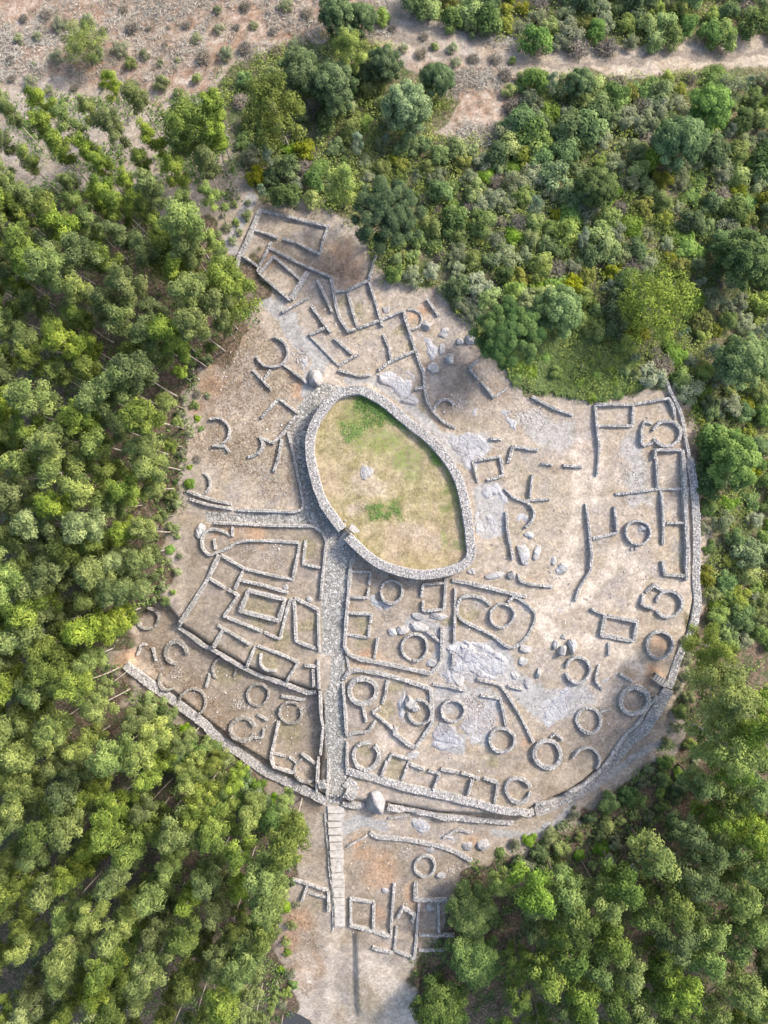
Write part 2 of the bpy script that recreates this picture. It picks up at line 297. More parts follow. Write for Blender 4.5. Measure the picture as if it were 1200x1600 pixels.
m, nt, b = newmat('earth', .95); p = wpos(nt)
def A(nm): return N(nt, 'ShaderNodeAttribute', attribute_name=nm).outputs['Fac']
nb, nm_, ns, nf = noise(nt, .10, 5, .6, p), noise(nt, .5, 5, .65, p), noise(nt, 2.4, 5, .7, p), noise(nt, 8, 4, .7, p)
def fuzz(a, amt=.5, src=None):      # break a mask's edge up with noise
    s = math_(nt, 'ADD', a, math_(nt, 'MULTIPLY', math_(nt, 'SUBTRACT', src or ns, .5), amt*2))
    return ramp(nt, math_(nt, 'MULTIPLY', s, a), [(.18, g(0)), (.55, g(1))])
n0 = noise(nt, .055, 4, .55, p); np1 = noise(nt, .24, 6, .62, p); np2 = noise(nt, .33, 6, .65, N(nt, 'ShaderNodeVectorMath', operation='ADD', ins={1: (37, 11, 5)}).outputs[0])
nt.links.new(p, nt.nodes[-2].inputs[0])
soil = ramp(nt, nb, [(.32, (.31,.245,.19)), (.44, (.345,.285,.215)), (.52, (.32,.27,.23)), (.60, (.385,.315,.25)), (.70, (.325,.275,.24))])
soil = mix(nt, ramp(nt, n0, [(.42, g(0)), (.60, g(.5))]), soil, (.375,.31,.225))
soil = mix(nt, ramp(nt, np1, [(.50, g(0)), (.64, g(.65))]), soil, (.315,.275,.25))
soil = mix(nt, ramp(nt, np1, [(.34, g(.55)), (.46, g(0))]), soil, (.27,.20,.14))
soil = mix(nt, ramp(nt, np2, [(.52, g(0)), (.66, g(.7))]), soil, (.47,.39,.315))
soil = mix(nt, ramp(nt, np2, [(.32, g(.5)), (.44, g(0))]), soil, (.24,.215,.15))
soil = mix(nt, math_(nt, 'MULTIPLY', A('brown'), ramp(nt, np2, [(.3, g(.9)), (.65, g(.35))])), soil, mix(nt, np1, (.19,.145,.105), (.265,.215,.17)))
soil = mix(nt, math_(nt, 'MULTIPLY', A('orange'), .75), soil, mix(nt, nm_, (.37,.215,.125), (.46,.31,.20)))
soil = mix(nt, math_(nt, 'MULTIPLY', fuzz(A('grassy'), .6), .7), soil, mix(nt, ns, (.19,.165,.09), (.31,.265,.165)))
soil = mix(nt, math_(nt, 'MULTIPLY', math_(nt, 'MULTIPLY', A('worn'), .95), ramp(nt, nm_, [(.3, g(.25)), (.6, g(1))])), soil, mix(nt, nm_, (.46,.375,.30), (.58,.50,.42)))
soil = mix(nt, fuzz(A('gravel'), .6), soil, mix(nt, nm_, (.27,.255,.24), (.42,.40,.38)))
soil = mix(nt, fuzz(A('street'), .2), soil, mix(nt, ns, (.15,.14,.12), (.27,.25,.215)))
lawnc = ramp(nt, nm_, [(.32, (.22,.19,.085)), (.5, (.34,.285,.15)), (.66, (.42,.345,.22))])
lawnc = mix(nt, ramp(nt, nb, [(.5, g(0)), (.66, g(.8))]), lawnc, (.40,.30,.215))
lawnc = mix(nt, math_(nt, 'MULTIPLY', A('green'), ramp(nt, ns, [(.34, g(.1)), (.6, g(.95))])), lawnc, mix(nt, ns, (.09,.14,.025), (.21,.26,.065)))
lawnc = mix(nt, math_(nt, 'MULTIPLY', A('worn'), ramp(nt, nm_, [(.3, g(.3)), (.6, g(.9))])), lawnc, (.44,.355,.275))
soil = mix(nt, A('lawn'), soil, lawnc)
cutc = ramp(nt, nm_, [(.32, (.14,.10,.072)), (.48, (.29,.22,.165)), (.64, (.41,.345,.285))])
cutc = mix(nt, ramp(nt, np2, [(.48, g(0)), (.62, g(.7))]), cutc, (.27,.155,.095))
soil = mix(nt, fuzz(A('cuts'), .4), soil, cutc)
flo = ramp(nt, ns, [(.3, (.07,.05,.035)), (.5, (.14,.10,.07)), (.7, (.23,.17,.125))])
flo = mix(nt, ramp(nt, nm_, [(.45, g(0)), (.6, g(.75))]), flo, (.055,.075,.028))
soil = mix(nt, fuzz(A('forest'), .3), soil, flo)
scr = ramp(nt, ns, [(.3, (.07,.075,.03)), (.5, (.15,.13,.075)), (.7, (.28,.22,.15))])
scr = mix(nt, ramp(nt, nm_, [(.42, g(0)), (.58, g(.8))]), scr, (.06,.09,.025))
soil = mix(nt, fuzz(A('scrub'), .4), soil, scr)
soil = mix(nt, fuzz(A('track'), .5), soil, mix(nt, nm_, (.16,.13,.105), (.31,.26,.21)))
soil = mix(nt, .85, soil, ramp(nt, ns, [(.25, g(.25)), (.5, g(.49)), (.75, g(.75))]), 'OVERLAY')
soil = mix(nt, .5, soil, ramp(nt, noise(nt, .9, 6, .7, p), [(.3, g(.2)), (.5, g(.5)), (.7, g(.78))]), 'OVERLAY')
soil = mix(nt, .22, soil, ramp(nt, nf, [(.25, g(.2)), (.5, g(.5)), (.75, g(.85))]), 'OVERLAY')
nt.links.new(soil, b.inputs['Base Color']); bump(nt, b, math_(nt, 'ADD', ns, math_(nt, 'MULTIPLY', nf, .5)), .4, .2)
gme.materials.append(m)
thing('ground', None, None, me=gme, kind='structure')

# ------------------------------------------------------------------ dry-stone walls
def catmull(P, closed, n=6):
    P = np.array(P, float); m = len(P); out = []
    for i in range(m if closed else m-1):
        if closed: a, b_, c, d = P[(i-1) % m], P[i], P[(i+1) % m], P[(i+2) % m]
        else: a, b_, c, d = P[max(i-1, 0)], P[i], P[i+1], P[min(i+2, m-1)]
        for t in np.arange(n)/n:
            out.append(.5*((2*b_)+(-a+c)*t+(2*a-5*b_+4*c-d)*t*t+(-a+3*b_-3*c+d)*t**3))
    if not closed: out.append(P[-1])
    return np.array(out)
def resample(P, st, closed):
    Q = np.vstack([P, P[:1]]) if closed else P
    d = np.r_[0, np.cumsum(np.hypot(*np.diff(Q, axis=0).T))]; n = max(2, int(round(d[-1]/st)))
    s = np.linspace(0, d[-1], n+1); s = s[:-1] if closed else s
    return np.stack([np.interp(s, d, Q[:, 0]), np.interp(s, d, Q[:, 1])], 1)
def wall(parent, P, w=.52, h=.58, closed=False, smooth=False, off=0., mat=None, sz=.25, name='wall', worn=.2):
    w = w if w > 1.2 else w*.88
    h = h if w > 1.2 else min(h, .8)
    P = catmull(P, closed) if smooth else np.array(P, float)
    x, y, z = p2w(P[:, 0], P[:, 1], h)
    Q = resample(np.stack([x, y], 1), .42, closed); n = len(Q)
    T = (np.roll(Q, -1, 0)-np.roll(Q, 1, 0)) if closed else np.gradient(Q, axis=0)
    T /= np.hypot(*T.T)[:, None]+1e-9; NN = np.stack([-T[:, 1], T[:, 0]], 1)
    Q = Q+NN*off
    big = w > 1.2; ed = w/2; wv = 1+fbm(np.arange(n)*.42+rng.uniform(0, 900), np.zeros(n), 2.2, 8, 3)*(.12 if big else .55)
    if closed: kk = sstep(0, 6, np.minimum(np.arange(n), n-1-np.arange(n))); wv = 1+(wv-1)*kk
    NN = NN*wv[:, None]
    zl, zr, zc = (zf(*(Q+NN*k).T) for k in (ed+.35, -ed-.35, 0))
    top = np.maximum(np.maximum(zl, zr)-.15, zc)
    ker = np.ones(5)/5; pad = np.r_[top[-2:], top, top[:2]] if closed else np.r_[top[:1], top[:1], top, top[-1:], top[-1:]]
    top = np.convolve(pad, ker, 'valid')+h
    s0 = rng.uniform(0, 900); tn = fbm(np.arange(n)*.42+s0, np.zeros(n), 3.0, 3)*worn*2
    if closed: tn = tn*sstep(0, 6, np.minimum(np.arange(n), n-1-np.arange(n)))
    top = top+np.maximum(tn, -h*.7)
    if not closed and n > 8:                         # broken ends step down
        e = np.minimum(np.arange(n), np.arange(n)[::-1]); top = top-np.clip(1-e/2., 0, 1)*.25*min(h, 1)
    bl, br = zl-.3, zr-.3
    e = ed-.05; ct = top-.09
    V = np.concatenate([np.c_[Q+NN*(e+.05), bl], np.c_[Q+NN*e, ct], np.c_[Q-NN*e, ct], np.c_[Q-NN*(e+.05), br]])
    m_ = n if closed else n-1; i0 = np.arange(m_); i1 = (i0+1) % n; Fc = []
    for k in range(3): Fc.append(np.stack([i0+k*n, i0+(k+1)*n, i1+(k+1)*n, i1+k*n], 1)[:, ::-1])
    Fc = np.concatenate(Fc)
    if not closed: Fc = np.concatenate([Fc, [[0, n, 2*n, 3*n]], [[n-1, 4*n-1, 3*n-1, 2*n-1]]])
    o = np.array([Q[:, 0].mean(), Q[:, 1].mean(), float(np.min(np.minimum(bl, br)))+.3])
    core = link(name, fastmesh(name, V-o, 4, Fc, M_CORE), parent, o)
    # stones on the top and in the faces
    Lr = resample(Q, sz, closed); nl = len(Lr)
    src = np.linspace(0, n-(0 if closed else 1), nl, endpoint=not closed); it = src.astype(int) % n
    ang = np.arctan2(T[it, 1], T[it, 0]); C, S, Y = [], [], []
    rows = max(2, int(round(w/(sz*.85))))
    for k in range(rows):
        u = ((k+.5)/rows-.5)*(w-.04)+rng.uniform(-.05, .05, nl)*w/rows
        sh = rng.uniform(-.35, .35, nl)*sz
        C.append(np.c_[Lr+NN[it]*u[:, None]+T[it]*sh[:, None], top[it]-.09+rng.uniform(-.035, .035, nl)])
        S.append(np.c_[rng.uniform(.75, 1.25, nl)*sz, np.full(nl, w/rows)*rng.uniform(.8, 1.15, nl), rng.uniform(.18, .28, nl)]); Y.append(ang+rng.uniform(-.35, .35, nl))
    for sgn, bz in ((1, bl), (-1, br)):
        hh = float(np.max(top-bz)); nc = max(1, int((hh-.3)/.27))
        for c in range(nc):
            zz = top[it]-.3-c*.27+rng.uniform(-.05, .05, nl); ok = zz > bz[it]+.1
            u = sgn*(ed-.07+c*.012)+rng.uniform(-.03, .03, nl); sh = (rng.uniform(-.2, .2, nl)+.5*(c % 2))*sz
            C.append(np.c_[Lr+NN[it]*u[:, None]+T[it]*sh[:, None], zz][ok])
            S.append(np.c_[rng.uniform(.7, 1.2, nl)*sz, rng.uniform(.18, .26, nl), rng.uniform(.2, .29, nl)][ok]); Y.append((ang+rng.uniform(-.12, .12, nl))[ok])
    V, Fc = stones(np.concatenate(C), np.concatenate(S), np.concatenate(Y))
    st = link('facing_stones', fastmesh('facing_stones', V-o, 4, Fc, mat or M_WALL), core, (0, 0, 0)); st['kind'] = 'stuff'
    return core
def arc(cx, cy, r, a0=None, a1=None):       # degrees, 0 = right, 90 = down the picture; never a perfect circle
    r0, (f1, f2, f3) = r, rng.uniform(0, 6.28, 3)
    rr = lambda t: r0*(1+.035*math.sin(2*t+f1)+.02*math.sin(3*t+f2)+.012*math.sin(7*t+f3))
    if a0 is None: return [(cx+rr(t*math.pi/16)*math.cos(t*math.pi/16), cy+rr(t*math.pi/16)*math.sin(t*math.pi/16)) for t in range(32)]
    n = max(4, int(abs(a1-a0)/14)); A_ = [math.radians(a0+(a1-a0)*k/n) for k in range(n+1)]; return [(cx+rr(t)*math.cos(t), cy+rr(t)*math.sin(t)) for t in A_]
def ruin(name, label, cat, walls, group=None):
    a = walls[0][0]; x, y, z = p2w(*np.mean(a, axis=0)) if isinstance(a, list) else p2w(a[0], a[1])
    t = thing(name, label, cat, (0, 0, 0), group)
    o = (float(x), float(y), float(z)); 
    for wdef in walls:
        P, kw = wdef[0], (wdef[1] if len(wdef) > 1 else {})
        c = wall(t, P, **kw); c.location = Vector(c.location)-Vector(o)
    t.location = o
    return t
def RH(label, cx, cy, r, gap=None, extra=(), w=.52, h=.62, **kw):
    w = max(.42, w*.84); h = min(h, .72)
    """a round house; gap = (start, end) of its wall in degrees"""
    if gap is None: ws = [(arc(cx, cy, r), dict(closed=True, w=w, h=h, **kw))]
    else: ws = [(arc(cx, cy, r, *gap), dict(w=w, h=h, **kw))]
    return ruin('round_house_ruin', label, 'ruin', ws+list(extra), 'round house foundations')
def RHD(*a, **k): k['h'] = min(k.get('h', .6), .6); k['mat'] = M_WALLD; return RH(*a, **k)
T = dict(w=.42, h=.5)
THICK = dict(w=1.0)

acro = ruin('oval_enclosure_wall', 'thick oval dry-stone wall enclosing the grassy hilltop', 'wall', [(ACRO, dict(w=1.5, h=1.1, sz=.27, mat=M_WALLP, smooth=True, worn=.08))])
# --- north ruins
ruin('house_ruin', 'northernmost walled room block beside the pine, at the tip of the ruins', 'ruin', [
    ([(407,326),(394,357),(387,375),(374,398),(368,417)], dict(w=.8)), ([(409,328),(437,335),(467,342),(497,349),(514,353)],), ([(511,357),(505,373),(500,394)], T), ([(397,358),(432,370)],),
    ([(444,373),(467,380),(480,388),(499,396)],), ([(377,398),(402,415)],), ([(423,378),(402,423)],)])
ruin('house_ruin', 'small tilted rectangular room south of the northernmost block', 'ruin', [([(422,387),(480,417),(516,432)],), ([(427,400),(470,437),(452,468),(405,427)], dict(closed=True)), ([(480,424),(456,466)], dict(w=.9, h=.6)), ([(442,486),(481,465)],)])
ruin('house_ruin', 'pair of narrow wall strips between tilted room and boulder', 'ruin', [([(496,438),(508,463),(519,487)], dict(w=.5)), ([(487,478),(507,507),(516,518)], dict(w=.5)), ([(485,522),(506,513)],), ([(523,528),(550,552)], dict(w=.5)), ([(530,570),(559,553)],), ([(486,527),(530,572)], dict(w=.35, h=.3))])
ruin('house_ruin', 'two adjoining upright rooms, the left one mossy, in the north ruins', 'ruin', [([(517,433),(521,453),(524,473),(530,495),(544,517),(555,514)], dict(w=.55)), ([(524,455),(544,453)],), ([(543,456),(553,493),(559,511)],), ([(546,451),(575,438)],), ([(592,385),(583,412),(577,436)],), ([(577,441),(587,472),(595,500),(597,508)],), ([(560,512),(593,500)],)])
ruin('house_ruin', 'large shaded room with a long tail wall running down toward the oval enclosure', 'ruin', [([(598,498),(630,485),(635,503),(645,533),(650,548),(656,567),(662,583),(663,603),(668,627),(677,643),(692,658),(712,668)],), ([(599,522),(607,540),(612,563),(593,577)],), ([(614,563),(648,548)],), ([(650,607),(662,605)],)])
RH('small sandy round house ring against the shaded north room', 643, 498, 16, (-110, 105), w=.45, h=.5)
ruin('field_wall', 'short leaning wall stub above the small sandy ring', 'wall', [([(668,468),(685,492)],)])
ruin('field_wall', 'L-shaped wall corner in brown shade left of the big pine', 'wall', [([(747,563),(733,574)],), ([(735,576),(747,592)],)])
ruin('field_wall', 'V-shaped wall pair just below the big pine', 'wall', [([(753,597),(772,620)],), ([(774,619),(792,607)], T)])
RH('round house arc with a rubble heap, just right of the oval wall top', 695, 639, 15.5, (130, 330), w=.55, h=.6)
ruin('field_wall', 'shallow curved wall below the northern paved junction', 'wall', [([(530,578),(547,583),(563,587),(577,585)], dict(smooth=True, h=.6))])
ruin('field_wall', 'long slanting wall along the lower edge of the fern thicket', 'wall', [([(833,620),(867,638),(895,648)],)])
# --- north-west slope
RH('round house with open left side on the pinkish north-west slope', 425, 550, 24, (-85, 165), h=1.0, extra=[([(442,568),(460,582),(480,598)], dict(w=.5)), ([(422,578),(413,592)], T), ([(395,578),(423,608)], T)])
ruin('house_ruin', 'two-sided room corner left of the paved lane by the oval wall', 'ruin', [([(436,623),(465,645)],), ([(433,625),(408,652)], dict(h=.6))])
ruin('house_ruin', 'hook-shaped wall ends hanging off the lane wall', 'ruin', [([(462,650),(453,662),(442,677),(427,692),(412,686)],), ([(406,682),(411,695),(403,708),(388,714)], dict(smooth=True)), ([(440,687),(435,715),(428,735)],)])
ruin('lane_wall', 'long L-shaped wall lining the paved lane left of the oval', 'wall', [([(450,675),(457,702),(463,733),(470,765),(474,787),(472,796),(460,800),(413,798),(368,797)],)])
RH('half-round house wall on the far left pink slope', 336, 675, 22, (-110, 60), h=.7, extra=[([(333,696),(351,697),(357,705)], dict(h=.6))])
RH('quarter-round wall stub half hidden under trees at the left edge', 310, 755, 18, (-60, 70), h=.7)
ruin('lane_wall', 'pair of parallel curved walls at the west end of the side lane', 'wall', [([(293,768),(313,775),(335,782),(360,787)], dict(smooth=True)), ([(297,780),(327,789),(362,795)], dict(smooth=True, w=.5, h=.6))])
# --- compound west of the main street
ruin('lane_wall', 'straight wall below the side lane turning down beside the main street', 'wall', [([(335,817),(360,818),(413,821),(490,822),(504,833),(510,845),(507,870),(504,900),(501,935)],)])
ruin('house_ruin', 'tear-shaped enclosure with a rounded west end below the side lane', 'ruin', [([(358,837),(350,831),(335,827),(322,830),(315,843),(317,858),(327,867),(340,863),(355,857),(370,848),(390,845),(417,845)], dict(smooth=True)), ([(417,845),(468,848),(465,867),(457,906)],), ([(455,905),(420,898),(382,889),(344,867)],), ([(334,843),(336,857)], T), ([(363,824),(363,837)], T)])
ruin('house_ruin', 'narrow L-shaped wall inside the corner below the side lane', 'ruin', [([(477,845),(473,882),(499,887)],)])
ruin('house_ruin', 'long courtyard with slanting west wall left of the central rectangular house', 'ruin', [([(341,869),(325,903),(300,945),(279,979)], dict(w=.75)), ([(327,904),(350,918)],), ([(357,922),(372,930),(350,963),(407,986)],), ([(380,891),(367,920)],), ([(376,907),(413,915),(448,926)],), ([(413,989),(437,999),(447,957),(454,936)],)])
ruin('house_ruin', 'complete tilted rectangular house in the middle of the west compound', 'ruin', [([(388,923),(445,937),(435,970),(375,955)], dict(closed=True, w=.75, h=1.1))])
ruin('house_ruin', 'tall trapezoid room beside the main street', 'ruin', [([(461,935),(497,953),(498,1018)],), ([(459,938),(461,967),(462,1002),(495,1015)],)])
ruin('house_ruin', 'terrace-edge row of rooms with a curved inner wall above the lower terrace', 'ruin', [([(278,980),(300,993),(322,1010),(330,1012),(385,1045),(410,1057),(445,1067),(480,1082),(493,1081)], dict(w=.75, h=.55)), ([(340,978),(390,1007)],), ([(347,986),(334,1010)], dict(w=.85)), ([(398,1011),(386,1041)],), ([(403,1010),(437,1022),(466,1035),(448,1064)],),
     ([(407,1023),(407,1038),(415,1047),(430,1048)], dict(smooth=True, h=.6)), ([(477,1040),(494,1042)],), ([(497,1032),(498,1075)],), ([(489,1047),(490,1072)], dict(w=.5))])
# --- lower south-west terrace
RHD('round house ring open to the left, uppermost on the south-west terrace', 230, 966, 17, (-85, 150), h=.75)
RHD('thick round house wall with a tail on the south-west terrace', 275, 1020, 17, (95, 370), w=.9, h=.9)
RHD('ragged half ring with rubble on the south-west terrace', 263, 1063, 15, (60, 215), w=.55, h=.6)
RHD('wide broken ring close to the south-west rampart', 300, 1098, 21, (118, 462), h=.75)
RHD('dark mossy round house ring right under the terrace wall', 350, 1046, 18.5, (135, 395), h=.5, extra=[([(322,1073),(327,1054)], T)])
RHD('neat round ring with scattered stones on its left, south-west terrace', 403, 1086, 17, h=.6)
RHD('round house with a small square porch, south-west terrace', 379, 1140, 18.5, (30, 345), w=.85, extra=[([(403,1117),(417,1125)], T), ([(412,1140),(410,1153),(399,1153)], T)])
RHD('round house ring below a flat wall stub near the street', 454, 1114, 17, (-25, 310), w=.62, h=.6, extra=[([(440,1088),(475,1094)], dict(h=.5))])
RHD('round house with rubble inside at the south tip of the terrace', 477, 1205, 17.5, (-35, 250), h=.8, extra=[([(453,1184),(462,1191)],), ([(472,1178),(492,1193)],)])
ruin('field_wall', 'long curving yard wall dividing the south-west terrace', 'wall', [([(435,1128),(428,1160),(423,1183),(428,1198),(457,1208)], dict(h=.7)), ([(428,1178),(445,1182)], T)])
ruin('field_wall', 'two tiny facing wall stubs at the west end of the terrace', 'wall', [([(215,1023),(220,1008),(227,1007)], T), ([(238,1012),(243,1032)], T)])
ruin('street_wall', 'wavy stone wall along the west side of the lower main street', 'wall', [([(500,1082),(502,1118),(505,1135),(501,1177)],), ([(498,1183),(495,1237)],), ([(513,1187),(511,1248)],), ([(499,1226),(508,1226)], dict(w=1.2, h=.7))])
ruin('rampart', 'straight thick rampart along the south-west edge above the dark forest', 'wall', [([(196,1040),(236,1070),(262,1089),(318,1128),(332,1146),(372,1176),(413,1205),(455,1225),(490,1240),(509,1250)], dict(w=1.5, h=.45, sz=.3, mat=M_WALLP, smooth=True))])
# --- blocks east of the main street
ruin('house_ruin', 'walled yard block directly below the oval enclosure, right of the street', 'ruin', [([(555,868),(548,882),(545,917),(541,967),(538,1010),(545,1023),(563,1030),(617,1040),(650,1048),(673,1052),(683,1043),(690,1032),(691,982)], dict(w=.7)),
     ([(550,893),(580,894),(577,912)],), ([(576,920),(574,934),(547,933)],), ([(545,958),(580,960),(579,972)],), ([(577,978),(576,997),(543,992)],), ([(590,998),(585,1029)],), ([(668,987),(687,1003)],), ([(542,1027),(545,1045)], T)])
ruin('house_ruin', 'small square room tucked against the bottom of the oval wall', 'ruin', [([(697,904),(694,952),(661,955),(661,940)],), ([(659,931),(661,913),(693,911)],)])
RH('grey ring built on rock under the oval wall', 612, 925, 17.5, (205, 540), h=.75)
RH('clean round house ring with a gap at the bottom, centre of the yard block', 648, 1012, 20.5, (110, 452), h=1.0)
ruin('house_ruin', 'second walled block below the yard block, rounded at its street corner', 'ruin', [([(537,1062),(545,1050),(557,1047),(592,1052),(633,1063),(673,1077),(675,1110),(675,1130),(663,1150),(650,1168),(642,1166),(615,1145),(619,1136)], dict(w=.7)), ([(536,1069),(540,1123),(541,1150)],), ([(543,1150),(555,1145),(575,1144),(587,1127)],), ([(567,1104),(572,1128)], dict(w=.5)), ([(605,1064),(603,1083),(598,1099)], dict(w=.5)), ([(593,1106),(582,1113),(615,1140)],)])
RH('thick complete round house by the street corner of the second block', 567, 1080, 20.5, w=.95, h=1.1)
RH('round house ring built against a split boulder', 656, 1113, 18.5, (-130, 175))
RH('round house with a notch at its upper right, just above the long terrace wall', 572, 1182, 20.5, (-48, 285), w=.85, h=1.0)
ruin('street_wall', 'short upright wall beside the street near the bottom gate', 'wall', [([(542,1161),(542,1200)],)])
ruin('rampart', 'long straight terrace wall along the foot of the row of rooms', 'wall', [([(542,1206),(570,1212),(600,1221),(640,1232),(677,1240),(733,1253),(773,1264),(803,1269),(832,1266)], dict(w=1.25, h=.6, sz=.3, mat=M_WALLP, smooth=True))])
ruin('house_ruin', 'row of four small open rooms standing on the long terrace wall', 'ruin', [([(608,1188),(612,1178),(642,1188)],), ([(604,1190),(597,1211)],), ([(639,1192),(629,1219)],), ([(642,1195),(662,1202)],), ([(671,1205),(687,1209)],), ([(690,1202),(715,1207)],), ([(687,1211),(677,1233)],), ([(722,1208),(748,1217)],), ([(738,1219),(731,1243)],), ([(680,1235),(728,1246)], T), ([(757,1217),(778,1223),(773,1258)],)])
RH('C-shaped round house at the right end of the row of rooms', 810, 1235, 19, (12, 345), w=.75)
ruin('field_wall', 'long wall from the oval corner toward the open ground', 'wall', [([(708,907),(737,912),(770,920),(800,928),(822,932)], dict(w=.75))])
ruin('field_wall', 'upright wall between the yard block and the egg-shaped enclosure', 'wall', [([(712,920),(711,950),(710,1004)],), ([(709,1022),(708,1038)],)])
ruin('house_ruin', 'egg-shaped enclosure wrapped around a round house', 'ruin', [([(767,946),(757,937),(743,932),(727,932),(717,940),(715,957),(720,967),(733,975),(768,992),(797,1012),(820,1000),(833,978),(837,962),(830,950),(815,938),(803,933),(795,940)], dict(smooth=True))])
RH('complete round house inside the egg-shaped enclosure', 785, 962, 18.5, h=.95)
ruin('field_wall', 'slanting wall at the top edge of the central outcrop', 'wall', [([(678,1070),(703,1073),(727,1079)],)])
ruin('house_ruin', 'curved wall and straight wall around a low rock, right of the oval', 'ruin', [([(792,800),(793,827),(802,873)],), ([(803,777),(818,783),(830,790),(835,802),(832,813),(823,823)], dict(smooth=True)), ([(820,782),(858,780)], T), ([(790,764),(801,776)], T)])
ruin('field_wall', 'low bent wall starting from a pointed grey boulder', 'wall', [([(811,898),(818,910),(863,917)], dict(smooth=True))])
ruin('house_ruin', 'small square foundation half cut into pale bedrock', 'ruin', [([(740,720),(782,713),(787,743),(763,750)], dict(w=.55)), ([(739,722),(747,753)], dict(w=.4, h=.5))])
ruin('field_wall', 'small right-angled wall above the square foundation', 'wall', [([(795,722),(802,697),(840,703)], dict(w=.6))])
ruin('field_wall', 'stub of wall stuck to the pale bedrock slab', 'wall', [([(768,685),(783,686)],)])
ruin('field_wall', 'tiny isolated wall fragment in the middle of the bare ground', 'wall', [([(848,724),(863,726)], T)])
ruin('field_wall', 'short straight wall fragment near the worn path', 'wall', [([(882,727),(910,729)], dict(h=.6))])
ruin('field_wall', 'thin upright wall above the curved-wall ruin', 'wall', [([(833,742),(829,776)], dict(w=.45, h=.8))])
# --- eastern compounds
ruin('house_ruin', 'rectangular room and long wall in the north-east corner', 'ruin', [([(932,632),(990,632),(989,665),(937,665)],), ([(931,634),(933,667),(937,700),(934,742)],), ([(994,631),(1046,622),(1053,638),(1056,653)],)])
RH('round house with a forecourt in the north-east corner', 1043, 677, 20.5, (-162, 155), w=.8, h=1.1, extra=[([(1020,661),(1007,658),(1003,673),(1003,693),(1008,696),(1019,692)], dict(w=.55))])
ruin('house_ruin', 'upright rooms built in line along the east rampart', 'ruin', [([(1024,715),(1025,703),(1064,703)], dict(h=1.1)), ([(1026,717),(1028,761)],), ([(963,772),(1030,764),(1076,764)],), ([(1034,767),(1036,800),(1037,818),(1037,850)],), ([(1043,817),(1071,817)],), ([(1068,704),(1070,760),(1073,817),(1075,860),(1074,905)], dict(w=.75, h=1.0))])
ruin('field_wall', 'wavy wall with a pale cross wall in the east yard', 'wall', [([(917,788),(922,835),(925,867),(923,892),(905,920),(900,938)], dict(h=.6, w=.55)), ([(961,792),(965,833),(927,841)], dict(h=.6, mat=M_WALLP))])
RH('complete round house with a stone inside, alone in the east yard', 998, 832, 19, h=1.0)
ruin('house_ruin', 'small open corner room against the east rampart', 'ruin', [([(1036,877),(1039,898),(1073,900)],)])
RH('round house with a two-part porch beside the east rampart', 1046, 944, 20.5, (-165, 150), w=.8, extra=[([(1036,923),(1022,914),(1011,925)], dict(w=.6)), ([(1006,929),(1003,945),(1022,951)], dict(w=.6))])
ruin('house_ruin', 'tilted rectangular room with a tail wall on the east bare ground', 'ruin', [([(925,952),(945,961)], T), ([(946,962),(996,971),(991,1002),(940,992)], dict(closed=True, w=.75)), ([(952,1006),(952,1023)], T)])
RH('orange-floored round house near the wooden steps', 1032, 1008, 20.5, w=.6, h=.75)
RH('large thick dark round house below the wooden steps', 992, 1095, 21.5, w=1.0, h=1.15, extra=[([(970,1053),(988,1065)], dict(h=.6))])
RH('round house just below the two upright boulders', 904, 1047, 19.5, (-165, 160), w=.7, h=.85)
ruin('field_wall', 'bracket-shaped wall arc right of the boulder round house', 'wall', [([(937,1040),(932,1063),(942,1077)], dict(smooth=True, h=.6))])
RH('round house on the blue-grey rock shelf', 921, 1126, 19, w=.7, extra=[([(940,1112),(952,1108)], T)])
RH('thick round house at the lower end of the long diagonal wall', 856, 1179, 21, w=.9, h=1.1, extra=[([(861,1152),(868,1146),(879,1156)], T)])
RH('open arc of a round house pressed against the south-east rampart', 917, 1188, 20, (190, 400), h=.7)
RH('round house hanging from a bent wall in the lower centre', 785, 1157, 19, w=.7, h=1.0, extra=[([(752,1087),(782,1092),(787,1112),(792,1137)],)])
RH('round house ring standing beside the rubbly rock patch', 708, 1111, 17.5, h=.95)
ruin('field_wall', 'long diagonal wall running down to the thick round house', 'wall', [([(747,1062),(765,1066),(780,1070),(790,1080),(813,1118),(834,1160)],)])
ruin('field_wall', 'tiny wall fragment beside the bend of the long diagonal wall', 'wall', [([(795,1072),(817,1078)], T)])
ruin('rampart', 'broad curving rampart along the south-east edge', 'wall', [([(836,1264),(868,1254),(897,1239),(920,1223),(950,1196),(967,1175),(982,1154),(1004,1134),(1014,1117),(1030,1093),(1040,1076)], dict(w=2.0, h=.3, sz=.28, smooth=True)), ([(838,1258),(867,1248),(893,1234),(916,1219),(945,1192),(962,1171),(977,1150),(999,1129),(1009,1112),(1026,1089)], dict(w=.55, h=.6, smooth=True))])
ruin('rampart', 'broad rampart along the right-hand edge above the scrub', 'wall', [([(1042,1071),(1047,1058),(1055,1038),(1066,1012),(1076,985),(1084,950),(1088,900),(1089,843),(1087,790),(1083,745),(1078,718)], dict(w=1.35, h=.4, sz=.3, smooth=True)), ([(1078,716),(1073,693),(1068,663),(1062,640),(1047,610),(1035,575),(1027,557)], dict(w=.6, h=.6, smooth=True))])
